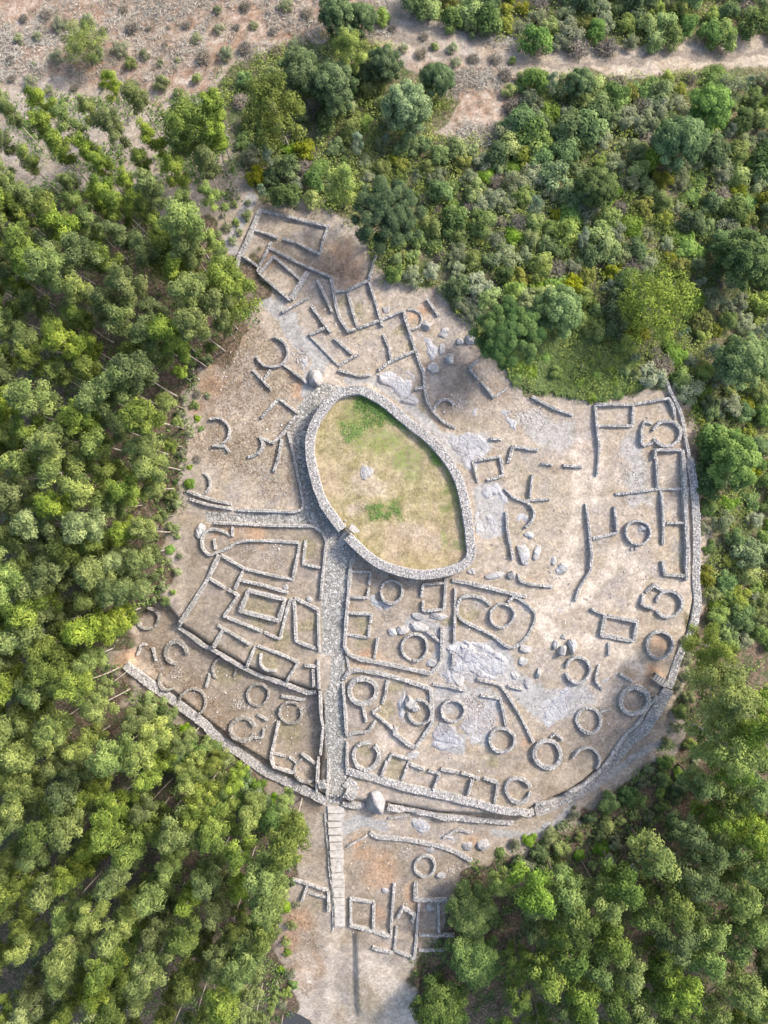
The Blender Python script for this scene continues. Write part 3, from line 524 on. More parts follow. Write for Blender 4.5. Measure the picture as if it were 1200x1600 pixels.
# --- below the gate
ruin('rampart', 'lower terrace wall beside the big egg-shaped boulder', 'wall', [([(536,1256),(567,1259)], dict(w=1.0, h=.5)), ([(607,1260),(640,1265),(690,1275),(740,1281),(800,1286)], dict(w=1.05, h=.6, sz=.3, mat=M_WALLP, smooth=True)), ([(608,1279),(638,1274)], T)])
ruin('gate_bastion', 'wedge of rubble masonry beside the bottom gate', 'wall', [([(541,1222),(552,1232),(544,1248)], dict(w=2.0, h=.55, sz=.3))])
ruin('field_wall', 'long low wall stepping down to the right below the big boulder', 'wall', [([(578,1302),(595,1309),(640,1313),(682,1322),(707,1330),(737,1345)], dict(w=.8, h=.5, smooth=True)), ([(543,1323),(558,1314),(573,1307)], T), ([(693,1310),(712,1298),(723,1298),(738,1302)], dict(smooth=True, h=.5, w=.5))])
RH('lone round house ring below the gate, right of the stairway', 664, 1354, 16, w=.55, h=.6)
ruin('house_ruin', 'square room right beside the foot of the stone stairway', 'ruin', [([(548,1405),(584,1411),(583,1456),(548,1447)], dict(closed=True)), ([(586,1458),(610,1465)],)])
ruin('house_ruin', 'narrow rooms with a long left wall at the bottom of the ruins', 'ruin', [([(616,1382),(612,1435),(611,1463)],), ([(620,1450),(616,1486),(647,1498),(650,1470),(655,1412)],), ([(583,1482),(613,1489)],)])
ruin('house_ruin', 'stacked rooms partly hidden under the bright green tree', 'ruin', [([(650,1380),(649,1407),(697,1407)], dict(w=.75)), ([(685,1412),(686,1459)],), ([(656,1462),(709,1462)],), ([(655,1485),(692,1486)], dict(h=.6))])
ruin('stone_hearth', 'small U-shaped slab hearth between the narrow rooms', 'hearth', [([(622,1434),(630,1419),(648,1430),(645,1438)], dict(w=.7, h=.7, sz=.7))])
ruin('house_ruin', 'small brown T-shaped ruin left of the stairway', 'ruin', [([(457,1375),(478,1381),(512,1392)],), ([(480,1384),(472,1407)],), ([(482,1397),(510,1403)],), ([(513,1394),(513,1425)],)])

# ------------------------------------------------------------------ paved street, stairway, threshold, wooden steps
def poly_points(P, n, sp=None, seed=1, dz=0):
    r = np.random.default_rng(seed); P_ = np.array(P, float); lo, hi = P_.min(0), P_.max(0); out = []
    if sp is None:
        while len(out) < n:
            q = r.uniform(lo, hi, (n*2, 2)); q = q[in_poly(q[:, 0], q[:, 1], P)]; out.extend(q.tolist())
        return np.array(out[:n])
    cell = {}; cs = sp; cand = r.uniform(lo, hi, (n*40, 2)); cand = cand[in_poly(cand[:, 0], cand[:, 1], P)]
    for q in cand.tolist():
        k = (int(q[0]//cs), int(q[1]//cs))
        if any((q[0]-a)**2+(q[1]-b_)**2 < sp*sp for i in (-1, 0, 1) for j in (-1, 0, 1) for a, b_ in cell.get((k[0]+i, k[1]+j), ())): continue
        cell.setdefault(k, []).append(tuple(q)); out.append(q)
        if len(out) >= n: break
    return np.array(out)
def scatter_stones(name, P, n, s0, s1, mat, seed, zup=.0, hfac=.5, parent=None, label=None):
    q = P if isinstance(P, np.ndarray) else poly_points(P, n, None, seed)
    x, y, z = p2w(q[:, 0], q[:, 1]); k = len(q); s = rng.uniform(s0, s1, k)*rng.uniform(.7, 1.2, k)
    V, Fc = stones(np.c_[x, y, z+zup], np.c_[s*rng.uniform(.8, 1.3, k), s, s*hfac], rng.uniform(0, 6.3, k), .2)
    o = thing(name, label, None, me=fastmesh(name, V, 4, Fc, mat), kind='stuff'); return o
scatter_stones('street_paving', poly_points(STREET, 5200, 2.6, 4), 0, .24, .42, M_PAVE, 4, .0, .22, label='worn granite paving stones of the street and lanes')
LO = [poly_points([(300,520),(470,600),(480,780),(300,760)], 340, None, 5), poly_points([(660,560),(1060,640),(1080,900),(1030,1060),(830,1260),(560,1210),(540,900),(760,880)], 700, None, 6), poly_points([(545,1290),(740,1330),(700,1400),(600,1400),(545,1480)], 130, None, 7), poly_points([(210,980),(500,1100),(490,1230),(280,1120)], 260, None, 8), poly_points([(480,460),(650,480),(660,640),(520,590)], 260, None, 9)]
for cx, cy, r, n in [(720,630,9,60),(372,1098,10,60),(385,1103,6,30),(275,1052,10,60),(250,1040,8,40),(400,1150,10,40),(470,555,12,60),(470,565,10,40),(480,1110,10,40),(985,775,8,20),(982,862,5,14),(750,1120,26,140),(740,1100,18,90),(312,835,9,40),(640,1325,12,50),(708,1365,16,40),(870,890,14,40),(850,645,16,40),(820,650,14,30),(480,1198,6,24),(360,915,4,8),(455,905,5,8),(420,1125,12,30),(810,640,20,40),(430,870,20,60),(395,872,20,40),(1000,745,12,26),(985,738,8,20),(940,1110,9,30),(345,700,10,20),(390,595,12,26),(350,590,20,36)]:
    a = rng.uniform(0, 6.3, n); q = np.sqrt(rng.random(n))*r; LO.append(np.c_[cx+q*np.cos(a), cy+q*np.sin(a)])
scatter_stones('loose_stones', np.concatenate(LO), 0, .10, .27, M_LOOSE, 5, .02, .6, label='loose stones and rubble strewn over the bare ground')

def slab(name, parent, corners, zt, th, mat, o, jit=.03):
    c = np.array(corners); c = c+rng.uniform(-jit, jit, c.shape)
    V = np.concatenate([np.c_[c, zt-th], np.c_[c, zt]])-np.array(o)
    return link(name, fastmesh(name, V, 4, BOXF if np.cross(c[1]-c[0], c[2]-c[1]) > 0 else BOXF[:, ::-1], mat), parent, (0, 0, 0))
ys = [1258,1270,1282,1292,1304,1315,1327,1339,1350,1362,1373,1385,1401,1414,1431,1446]
lx = np.interp(ys, [1258,1282,1350,1431,1446], [512,512.5,517,523,524]); rx = np.interp(ys, [1258,1270,1282,1300,1350,1446], [536,539,536,535,537,540])
X0, Y0, Z0 = p2w(525, 1350); so = (float(X0), float(Y0), float(Z0))
stair = thing('stone_stairway', 'long flight of pale worn stone steps leading up to the bottom gate', 'stairs', so)
for k in range(len(ys)-1):
    px_ = [lx[k], rx[k], rx[k+1], lx[k+1]]; py_ = [ys[k]+.9, ys[k]+.9, ys[k+1]-.7, ys[k+1]-.7]
    x, y, z = p2w(px_, py_, .15); slab('step', stair, np.c_[x, y], np.full(4, float(z.max()))+.22+random.uniform(-.03, .05), .6, M_SLAB, so, .13)
wall(stair, [(508,1272),(509,1290),(513,1330),(515,1360),(520,1395),(521,1425),(520,1455)], w=.4, h=.2, smooth=True, name='kerb')
for c in stair.children:
    if c.name.startswith('kerb'): c.location = Vector(c.location)-Vector(so)
x, y, z = p2w(533, 839, .3); zi = float(zf(*[v for v in p2w(556, 822)[:2]])); o = (float(x), float(y), float(z))
xs, ys_, zs = p2w([527,534,550,542], [846,855,834,824], .6)
th = thing('entrance_ramp', 'paved ramp passing through the gap in the oval wall', 'ramp', o)
slab('ramp_slab', th, np.c_[xs, ys_], np.array([zs[0]+.12, zs[1]+.12, zi+.07, zi+.07]), .6, M_PAVE, o)
xs, ys_, zs = p2w([545,554,563,550], [826,834,830,817]); o = (float(xs.mean()), float(ys_.mean()), zi)
th = thing('landing_slab', 'pale flat landing slab just inside the oval wall opening', 'slab', o); slab('slab_plate', th, np.c_[xs, ys_], np.full(4, zi)+.10, .3, M_SLAB, o)
x, y, z = p2w(540, 813); o = (float(x), float(y), float(z))
th = thing('marker_post', 'small short post beside the opening in the oval wall', 'post', o)
bm = bmesh.new(); bmesh.ops.create_cone(bm, cap_ends=True, segments=10, radius1=.13, radius2=.11, depth=.8)
me = bpy.data.meshes.new('shaft'); bm.to_mesh(me); bm.free(); me.materials.append(M_TIMBER); link('shaft', me, th, (0, 0, .35))
bm = bmesh.new(); bmesh.ops.create_cone(bm, cap_ends=True, segments=10, radius1=.2, radius2=.12, depth=.1)
me = bpy.data.meshes.new('cap'); bm.to_mesh(me); bm.free(); me.materials.append(M_SLAB); link('cap', me, th, (0, 0, .8))
A0, B0 = np.array([1019.5,1055.]), np.array([1039.,1068.]); nrm = np.array([-.55,.83]); x, y, z = p2w(*((A0+B0)/2)); o = (float(x), float(y), float(z))
ws = thing('wooden_steps', 'short flight of grey wooden steps over the south-east rampart', 'stairs', o)
zz = [float(p2w(*(A0+(B0-A0)*t))[2]) for t in (0, 1)]
for k in range(5):
    t0, t1 = k/5+.02, (k+.78)/5; q = [A0+(B0-A0)*t0-nrm*5, A0+(B0-A0)*t0+nrm*5, A0+(B0-A0)*t1+nrm*5, A0+(B0-A0)*t1-nrm*5]
    x, y, z = p2w([a[0] for a in q], [a[1] for a in q]); slab('tread', ws, np.c_[x, y], np.full(4, max(zz)+.75-.13*k), .09, M_TIMBER, o, .005)
for s in (-1, 1):
    q = [A0+nrm*(5.2*s), A0+nrm*(6*s), B0+nrm*(6*s), B0+nrm*(5.2*s)]; x, y, z = p2w([a[0] for a in q], [a[1] for a in q])
    slab('stringer', ws, np.c_[x, y], np.array([.8, .8, .2, .2])+max(zz), 1.3, M_TIMBER, o, .005)
xs, ys_, zs = p2w([452,470,484,494,440,440], [1579,1586,1594,1610,1660,1600])
V = np.c_[xs, ys_, zs+.05]; me = bpy.data.meshes.new('asphalt_road'); me.from_pydata([tuple(v) for v in V[::-1]], [], [tuple(range(6))]); me.materials.append(M_ASPH)
thing('asphalt_road', None, None, me=me, kind='structure')

# ------------------------------------------------------------------ boulders and bedrock
def boulder(label, cx, cy, rx, ry, hz=.7, rot=0, mat=None, name='boulder', sink=.36):
    """rx, ry in photograph pixels"""
    hz = hz if hz >= .8 else hz*.75
    dz = hz*.6*min(rx, ry)/9; x, y, z = p2w(cx, cy, dz); sc = (H-float(z))/F
    bm = bmesh.new(); bmesh.ops.create_icosphere(bm, subdivisions=4, radius=1)
    r = np.random.default_rng(int(cx*7+cy*13)); co = np.array([v.co for v in bm.verts])
    for _ in range(14):                               # flat granite faces
        n = r.normal(size=3); n /= np.linalg.norm(n); c = r.uniform(.55, .88); d = co@n; m_ = d > c; co[m_] -= np.outer((d[m_]-c)*.85, n)
    co *= (1+.16*(fbm(co[:, 0]*3+cx, co[:, 1]*3+co[:, 2]*2, 2.2, 5))[:, None]*2)
    co *= np.array([rx*sc, ry*sc, hz*min(rx, ry)*sc])*1.05
    a = math.radians(-rot); co[:, :2] = co[:, :2]@np.array([[math.cos(a), math.sin(a)], [-math.sin(a), math.cos(a)]])
    co[:, 2] += hz*min(rx, ry)*sc*(1-2*sink)*1.0
    for v, c in zip(bm.verts, co): v.co = c
    me = bpy.data.meshes.new(name); bm.to_mesh(me); bm.free(); me.materials.append(mat or M_BOULD)
    for p_ in me.polygons: p_.use_smooth = True
    return thing(name, label, 'boulder', (float(x), float(y), float(z)), 'granite boulders', me)
for a in [('big egg-shaped boulder standing in the lower terrace wall', 587,1257,17,21,1.0,-8), ('round pale boulder at the top of the paved lane', 492,588,13.5,14,.9), ('flat-topped stone in the middle of the oval lawn', 572,738,10,11,.26),
          ('dark round boulder beside the small sandy ring', 666,508,8,9,.9), ('round grey boulder on the mossy ground north-east of the oval', 702,560,9,8.5,.9), ('bulky boulder at the foot of the big pine', 736,527,10,12,.8), ('small dark boulder wedged beside the bulky pine boulder', 719,533,7,6,.8),
          ('tall bluish boulder, right one of the upright pair', 895,1010,8,13,1.2), ('tall bluish boulder, left one of the upright pair', 880,1018,7.5,10,1.2,20), ('low angular boulder left of the upright pair', 868,1008,6,8,.8,30), ('slim upright stone on the ground below the egg-shaped enclosure', 842,1052,4.5,8,1.1,15),
          ('small stone just above the upright pair', 881,995,4,5,.7), ('long lying boulder inside the oval-shaped rock group', 818,866,10,19,.7,-18), ('wedge boulder above the long lying boulder', 828,836,9,6,.6,25), ('rounded slab right of the long lying boulder', 839,863,6.5,12,.6,12),
          ('pointed grey boulder at the start of the low bent wall', 800,898,7,7.5,.9), ('long flat boulder below the oval wall corner', 771,900,17,6.5,.5,-3), ('split boulder leaning into a round house ring', 641,1098,9,12,.9,-25), ('second half of the split boulder in the round house ring', 648,1108,8,8,.8), ('low boulder beneath the second walled block', 645,1180,12,7,.5),
          ('flat boulder in the west compound beside the trapezoid room', 484,936,7,5,.6,20), ('small pale boulder at the end of a low wall in the west compound', 447,917,5,4.5,.7), ('boulder inside the lone east-yard round house', 1004,825,7.5,6.5,.6), ('dark boulder beside the lone ring below the gate', 688,1368,9,7,.6), ('small dark boulder near the long left wall at the bottom', 602,1391,7,4.5,.6),
          ('boulder inside the stacked rooms at the bottom', 673,1419,9,7,.6), ('rounded boulder at the right end of the stepping wall', 757,1322,12,9,.7), ('grey boulder right of the curved wall below the terrace', 731,1322,9,8,.5), ('small boulder under the low terrace wall', 673,1329,8,6,.5), ('rough boulder at the west end of the tear-shaped enclosure', 312,828,9,13,.7,20),
          ('large smooth boulder above the clean ring', 655,980,14,9,.6,12), ('bulging boulder under the small square room', 653,963,11,6.5,.6,8), ('long cracked slab right under the small square room', 684,962,15,6.5,.5,5), ('pale boulder at the left end of the yard rocks', 613,988,8,6,.6,30), ('grey boulder in the middle of the yard rocks', 629,984,10,8,.6,25), ('low boulder in the corner of the yard block', 676,1036,9,7,.5),
          ('boulder just outside the egg-shaped enclosure', 820,1014,9.5,9,.6), ('rock below the boulder outside the egg-shaped enclosure', 818,1033,8,7,.5), ('flat rock left of the slim upright stone', 805,1056,8,6,.5,30), ('pinkish flat rock below the slim upright stone', 826,1066,8,9,.4), ('rough mound of rock on the worn ground', 878,888,10,10,.5), ('dark little rock at the edge of the rough mound', 866,876,5,8,.7),
          ('flat reddish rock above the mossy boulder', 691,545,5.5,10,.5), ('pale rock slab above the flat reddish rock', 694,519,8,9,.5,25), ('mossy rock beside the tail wall', 677,576,9,10,.5), ('small rock left of the north shaded room', 604,483,6,6,.6), ('little white rock in the tail wall', 662,578,4,5,1.2), ('dark rock at the foot of the oval wall corner', 738,893,7,5,.6), ('little stones cluster rock below the lone east-yard ring', 994,857,3,3,.8), ('tiny round stone below the lone east-yard ring', 987,858,3,3,.8)]:
    boulder(*a)
def outcrop(label, P, hh=.45, cell=1.5, mat=None, seed=0, aniso=.5, ang=.4):
    hh *= .75
    r = np.random.default_rng(seed+3); x, y, z = p2w([a for a, b_ in P], [b_ for a, b_ in P], hh*.5); W = list(zip(x, y))
    gx_ = np.arange(min(x)-.5, max(x)+.5, .17); gy_ = np.arange(min(y)-.5, max(y)+.5, .17); X, Y = np.meshgrid(gx_, gy_)
    d = -sdist(X+fbm(X, Y, 2.5, seed)*1.6, Y+fbm(X, Y, 2.5, seed+4)*1.6, W)
    ca, sa = math.cos(ang), math.sin(ang); U = (X*ca+Y*sa)*aniso; Vv = -X*sa+Y*ca
    n = max(4, int((U.max()-U.min())*(Vv.max()-Vv.min())/cell**2)); su = r.uniform(U.min(), U.max(), n); svv = r.uniform(Vv.min(), Vv.max(), n)
    Uw = U+fbm(X, Y, 2, seed+9)*.7; Vw = Vv+fbm(X, Y, 2, seed+11)*.7
    D = np.stack([np.hypot(Uw-a, Vw-b_) for a, b_ in zip(su, svv)], -1); k = np.argsort(D, -1)[..., :2]
    d1 = np.take_along_axis(D, k, -1); hc = r.uniform(.35, 1.25, n)[k[..., 0]]; tl = r.normal(0, .16, (n, 2))[k[..., 0]]
    crack = sstep(.0, .13, d1[..., 1]-d1[..., 0])
    e = sstep(-.05, .9, d)
    Z = zf(X, Y)-.12+e*(hh*(hc*.75+.25)+tl[..., 0]*(Uw-su[k[..., 0]])*hh*1.5+tl[..., 1]*(Vw-svv[k[..., 0]])*hh*1.5+fbm(X, Y, 1.2, seed+2)*.10)*(.45+.55*crack)
    keep = (d > -.35); idx = np.arange(X.size).reshape(X.shape)
    q = keep[:-1, :-1] & keep[1:, :-1] & keep[:-1, 1:] & keep[1:, 1:]
    Fq = np.stack([idx[:-1, :-1][q], idx[:-1, 1:][q], idx[1:, 1:][q], idx[1:, :-1][q]], 1)
    Z = np.where(d < 0, zf(X, Y)-.15, Z)
    us, inv = np.unique(Fq, return_inverse=True); Vx = np.stack([X, Y, Z], -1).reshape(-1, 3)[us]; o = Vx.mean(0)
    return thing('rock_outcrop', label, 'rock', o, 'bedrock outcrops', fastmesh('rock_outcrop', Vx-o, 4, inv.reshape(-1, 4), mat or M_ROCK, True))
for i, (lb, P, hh) in enumerate([
    ('smooth pale bedrock slab just above the oval wall', [(590,577),(613,571),(632,590),(650,612),(662,630),(650,640),(628,634),(605,604)], .55),
    ('jagged bedrock ridge beside the smooth slab above the oval', [(622,572),(634,575),(652,590),(650,598),(636,592)], .6),
    ('rough bedrock slope left of the mossy boulder', [(653,522),(672,528),(682,548),(676,565),(664,560),(656,540)], .3),
    ('large flat grey bedrock plate right of the oval wall', [(693,675),(722,668),(745,674),(766,690),(770,708),(755,716),(742,735),(728,738),(712,712)], .35),
    ('rounded bedrock hump below the square foundation', [(744,757),(765,752),(784,757),(800,778),(794,792),(778,792),(762,782)], .45),
    ('broad low bedrock sheet against the right side of the oval', [(738,800),(762,790),(790,806),(788,835),(770,848),(742,840)], .3),
    ('bedrock showing inside the curved-wall ruin', [(796,815),(812,800),(825,812),(820,828),(802,826)], .25),
    ('big fractured bedrock outcrop in the middle of the lower ruins', [(695,1008),(725,1000),(760,1000),(790,1018),(803,1040),(790,1060),(765,1066),(738,1060),(722,1074),(695,1068),(684,1050),(700,1036)], .6),
    ('craggy bedrock knob at the top left of the fractured outcrop', [(715,1003),(742,1001),(745,1020),(725,1030),(714,1020)], .8),
    ('cracked dome of bedrock in the lower centre', [(672,1152),(680,1132),(700,1129),(718,1140),(724,1162),(734,1176),(712,1180),(688,1176),(668,1166)], .5),
    ('rubbly weathered bedrock above the hanging round house', [(722,1096),(748,1086),(776,1094),(782,1125),(765,1150),(735,1168),(722,1140)], .25),
    ('blue-grey bedrock shelf on the lower right', [(830,1112),(850,1088),(885,1074),(930,1078),(905,1108),(872,1134),(846,1140)], .3),
    ('bedrock the grey ring stands on below the oval', [(571,945),(588,926),(600,938),(626,948),(612,957),(590,957)], .3),
    ('dark broken bedrock below the lower terrace wall', [(637,1285),(642,1275),(665,1275),(676,1290),(668,1302),(648,1298)], .55),
    ('grey bedrock at the corner of the curved low wall', [(690,1310),(705,1304),(722,1310),(712,1318),(696,1318)], .35),
    ('pinkish bedrock patch below the round house arc by the oval', [(733,640),(745,618),(752,625),(750,650),(740,662)], .25),
    ('grey bedrock patch on the bare north-east ground', [(775,640),(795,632),(815,650),(812,680),(790,670)], .25),
    ('purplish bedrock inside the bracket-shaped arc', [(938,1045),(955,1042),(960,1060),(948,1078),(938,1068)], .25),
    ('bedrock step beside the upper wall of the yard rocks', [(700,1020),(715,1015),(722,1040),(708,1046)], .4),
    ('wet-looking dark bedrock at the second block boulder', [(622,1090),(632,1080),(640,1105),(632,1130),(620,1122)], .35),
    ('bare bedrock left of the main street pavement', [(504,1090),(516,1085),(520,1125),(508,1130)], .15),
    ('grey rock rib crossing the worn ground', [(852,935),(875,940),(890,955),(875,958),(855,944)], .35),
    ('rock rubble mass at the lane bend on the north-west slope', [(455,545),(470,550),(484,575),(476,592),(462,572)], .5),
    ('pale bedrock under the trees below the south-east rampart', [(975,1348),(1000,1340),(1015,1350),(1005,1362),(985,1364)], .5),
    ('bedrock shelf outside the south-east rampart', [(840,1290),(862,1275),(872,1285),(855,1300)], .4)]):
    outcrop(lb, P, hh, [3.0, 1.9, 2.4][i % 3], None, i*5, .55, .3+i*.35)

# ------------------------------------------------------------------ plants
def tube(P, R, k=6):
    P = np.array(P, float); n = len(P); T_ = np.gradient(P, axis=0); T_ /= np.linalg.norm(T_, axis=1)[:, None]+1e-9
    a = np.cross(T_, [.31, .95, .05]); a /= np.linalg.norm(a, axis=1)[:, None]; b_ = np.cross(T_, a); th_ = np.arange(k)*2*np.pi/k
    V = P[:, None]+np.array(R)[:, None, None]*(a[:, None]*np.cos(th_)[None, :, None]+b_[:, None]*np.sin(th_)[None, :, None])
    i = np.arange(n-1)[:, None]*k; j = np.arange(k)[None]; Fq = np.stack([i+j, i+(j+1) % k, i+k+(j+1) % k, i+k+j], -1).reshape(-1, 4)
    return V.reshape(-1, 3), Fq
def join(parts):
    V, Fq, o = [], [], 0
    for v, f in parts: V.append(v); Fq.append(f+o); o += len(v)
    return np.concatenate(V), np.concatenate(Fq)
def leaves(C, L, Wd, r, up=.6, droop=0., rad=None):
    """diamond leaves at C; up = how far the faces turn to the sky"""
    n = len(C); nn = r.normal(size=(n, 3)); nn /= np.linalg.norm(nn, axis=1)[:, None]; nn[:, 2] = np.abs(nn[:, 2]); nn = nn*(1-up)+np.array([0, 0, up])
    if rad is not None: nn = nn*.45+rad*.75
    nn /= np.linalg.norm(nn, axis=1)[:, None]+1e-9
    t = r.normal(size=(n, 3)); t[:, 2] -= droop; t -= nn*(t*nn).sum(1)[:, None]; t /= np.linalg.norm(t, axis=1)[:, None]+1e-9
    s = np.cross(nn, t); L = L*r.uniform(.6, 1.3, n)[:, None]; Wd = Wd*r.uniform(.6, 1.3, n)[:, None]
    V = np.stack([C-t*L*.5, C+s*Wd*.5-t*L*.05, C+t*L*.5, C-s*Wd*.5-t*L*.05], 1)
    return V.reshape(-1, 3)
def crown_mesh(name, clumps, per, L, Wd, r, mat, up=.55, droop=0., flatz=.8, radial=True):
    """clumps (k,4): x y z radius; leaves lie mostly near each clump's outside"""
    cl = np.array(clumps); k = len(cl); n = np.maximum(8, (per*(cl[:, 3]/cl[:, 3].mean())**2).astype(int)); ci = np.repeat(np.arange(k), n); N_ = len(ci)
    d = r.normal(size=(N_, 3)); d /= np.linalg.norm(d, axis=1)[:, None]; d[:, 2] = np.where(d[:, 2] < -.35, -d[:, 2], d[:, 2])
    q = r.uniform(.4, 1.2, N_)**.75; C = cl[ci, :3]+d*(q*cl[ci, 3])[:, None]*np.array([1, 1, flatz])
    V = leaves(C, L, Wd, r, up, droop, d if radial else None); me = fastmesh(name, V, 4, np.arange(N_*4).reshape(-1, 4), mat)
    at = me.attributes.new('clump', 'FLOAT', 'POINT'); at.data.foreach_set('value', np.repeat(np.random.default_rng(k).random(k)[ci], 4).astype(np.float32)); return me
def euc_proto(s, hgt=20, R=2.1, base=.5, nl=11, per=95, mat=None, L=.52, Wd=.17, bark=None, tr=.17, cr=(.75, 1.15)):
    r = np.random.default_rng(s); lean = r.normal(0, .35, 2); parts, cl = [], []
    tp = lambda f: np.array([lean[0]*f*f*1.6+.18*math.sin(5*f+s), lean[1]*f*f*1.6+.18*math.cos(4*f+s), hgt*f])
    fs = np.linspace(0, .97, 10); parts.append(tube([tp(f) for f in fs]-np.array([0, 0, .4]), tr*(1-.82*fs), 6)); az = r.uniform(0, 6.3)
    for i in range(nl):
        f = base+(1-base)*(i/(nl-1))**.9*.93; az += 2.4+r.normal(0, .3); pr = math.sin(math.pi*min(1, .22+.78*(f-base)/(1-base)*.95))**.8
        ro = R*max(.25, pr)*r.uniform(.7, 1.15); p0 = tp(f-.06); p1 = tp(f)+np.array([math.cos(az)*ro, math.sin(az)*ro, r.uniform(.4, 1.4)])
        pm = (p0+p1)/2+np.array([0, 0, -.15]); parts.append(tube([p0, pm, p1], [.06, .045, .02], 4))
        for q in (1., .72, .45)[:3 if ro > 1.1 else 2]:
            c = p0+(p1-p0)*q+r.normal(0, .28, 3); cl.append((*c, r.uniform(*cr)*(.72 if q < .7 else 1)))
    for _ in range(3): c = tp(.99)+r.normal(0, .45, 3); cl.append((*c, r.uniform(*cr)*.9))
    V, Fq = join(parts)
    return fastmesh('trunk', V, 4, Fq, bark or M_BARK, True), crown_mesh('crown', cl, per, L, Wd, r, mat or L_EUC, .45, .9)
def dome_proto(s, hgt, R, kind):
    r = np.random.default_rng(s); cl, parts = [], []
    k = {'pine': 46, 'oak': 40, 'loose': 30}[kind]; ch = hgt*{'pine': .42, 'oak': .62, 'loose': .5}[kind]
    parts.append(tube([(0, 0, -.4), (.1, .05, hgt*.3), (.05, .15, hgt*.6), (0, 0, hgt*.9)], np.array([.30, .25, .17, .05])*R/4, 7))
    for i in range(k):
        q = math.sqrt((i+.5)/k); a = i*2.39996+r.normal(0, .2); ro = R*q*r.uniform(.85, 1.08); z = hgt-ch*(1-math.sqrt(max(.02, 1-q*q*.96)))*r.uniform(.8, 1.1)-r.uniform(0, .12)*ch
        rr = R*{'pine': .17, 'oak': .24, 'loose': .23}[kind]*r.uniform(.75, 1.25); cl.append((ro*math.cos(a), ro*math.sin(a), z, rr))
        if i % 2: cl.append((ro*.7*math.cos(a+.5), ro*.7*math.sin(a+.5), z-ch*r.uniform(.2, .5), rr))
        if i % 3 == 0: parts.append(tube([(0, 0, hgt*.45), (ro*.5*math.cos(a), ro*.5*math.sin(a), (hgt*.5+z)/2), (ro*math.cos(a), ro*math.sin(a), z)], np.array([.11, .08, .03])*R/4, 5))
    V, Fq = join(parts)
    if kind == 'oak' and hgt < 6.6: L_ = L_ACA
    else: L_ = L_OAK
    par = {'pine': (420, .34, .10, L_PINE, .35, 0.), 'oak': (230, .34, .22, L_, .5, 0.), 'loose': (170, .40, .2, L_EUC, .4, .6)}[kind]
    return fastmesh('trunk', V, 4, Fq, M_DBARK if kind != 'loose' else M_BARK, True), crown_mesh('crown', cl, par[0], par[1], par[2], r, par[3], par[4], par[5])
def shrub_proto(s, R, hgt, mat, L, Wd, per=120, k=9, up=.5, sticks=0):
    r = np.random.default_rng(s); cl, parts = [], []
    for i in range(k):
        q = math.sqrt((i+.3)/k); a = i*2.39996+r.normal(0, .35); ro = R*q*r.uniform(.6, .95); cl.append((ro*math.cos(a), ro*math.sin(a), hgt*(1-.55*q*q)*r.uniform(.55, .85), R*r.uniform(.28, .45)))
    for i in range(6):
        c = cl[i % k]; parts.append(tube([(0, 0, -.15), (c[0]*.5, c[1]*.5, c[2]*.6), (c[0], c[1], c[2])], [.06, .04, .02], 4))
    V, Fq = join(parts)
    return fastmesh('stems', V, 4, Fq, M_DBARK), crown_mesh('foliage', cl, per, L, Wd, r, mat, up, 0., hgt/R*.7 if hgt < R else .9)
def dead_proto(s, R, hgt):
    r = np.random.default_rng(s); parts = []
    for i in range(46):
        a = r.uniform(0, 6.3); ro = R*r.uniform(.4, 1); z = hgt*r.uniform(.4, 1.); b_ = a+r.normal(0, .5); p1 = np.array([ro*.5*math.cos(a), ro*.5*math.sin(a), z*.6])
        parts.append(tube([(0, 0, -.1), p1, (ro*math.cos(b_), ro*math.sin(b_), z)], [.05, .035, .012], 3))
    V, Fq = join(parts); st = fastmesh('stems', V, 4, Fq, L_DRY)
    C = r.normal(size=(700, 3)); C /= np.linalg.norm(C, axis=1)[:, None]; C[:, 2] = abs(C[:, 2]); C *= np.array([R, R, hgt])*r.uniform(.5, 1., (700, 1))
    return st, fastmesh('foliage', leaves(C, .34, .07, r, .4), 4, np.arange(2800).reshape(-1, 4), L_DRY)

PN = dict(tree=('trunk', 'crown'), shrub=('stems', 'foliage'))
NOBASE = FORT+[]
PATHZ = [(510,1240),(470,1330),(440,1400),(430,1500),(460,1640),(640,1640),(650,1500),(720,1400),(740,1345),(800,1280)]
def fit_tree(px, py, s, hc):
    """smaller trees where a tall one would have to root inside the walls"""
    for k in (1, .85, .7, .55, .42):
        x, y, z = p2w(px, py, hc*s*k); qx, qy = np.array([600+x*F/(H-z)]), np.array([800-y*F/(H-z)])
        if not (in_poly(qx, qy, NOBASE)[0] or in_poly(qx, qy, PATHZ)[0]): return s*k
    return None
def plant(proto, name, label, cat, px, py, s=1., hc=0., group=None, parts='tree', sz=1., rng_=random):
    """px, py: where the middle of the crown shows in the photograph; hc: its height above ground"""
    x, y, z = p2w(px, py, hc*s*sz); o = thing(name, label, cat, (float(x), float(y), float(z)-.05), group)
    o.rotation_euler = (0, 0, rng_.uniform(0, 6.28)); o.scale = (s, s, s*sz)
    for nm, me in zip(PN[parts], proto): link(nm, me, o)
    return o

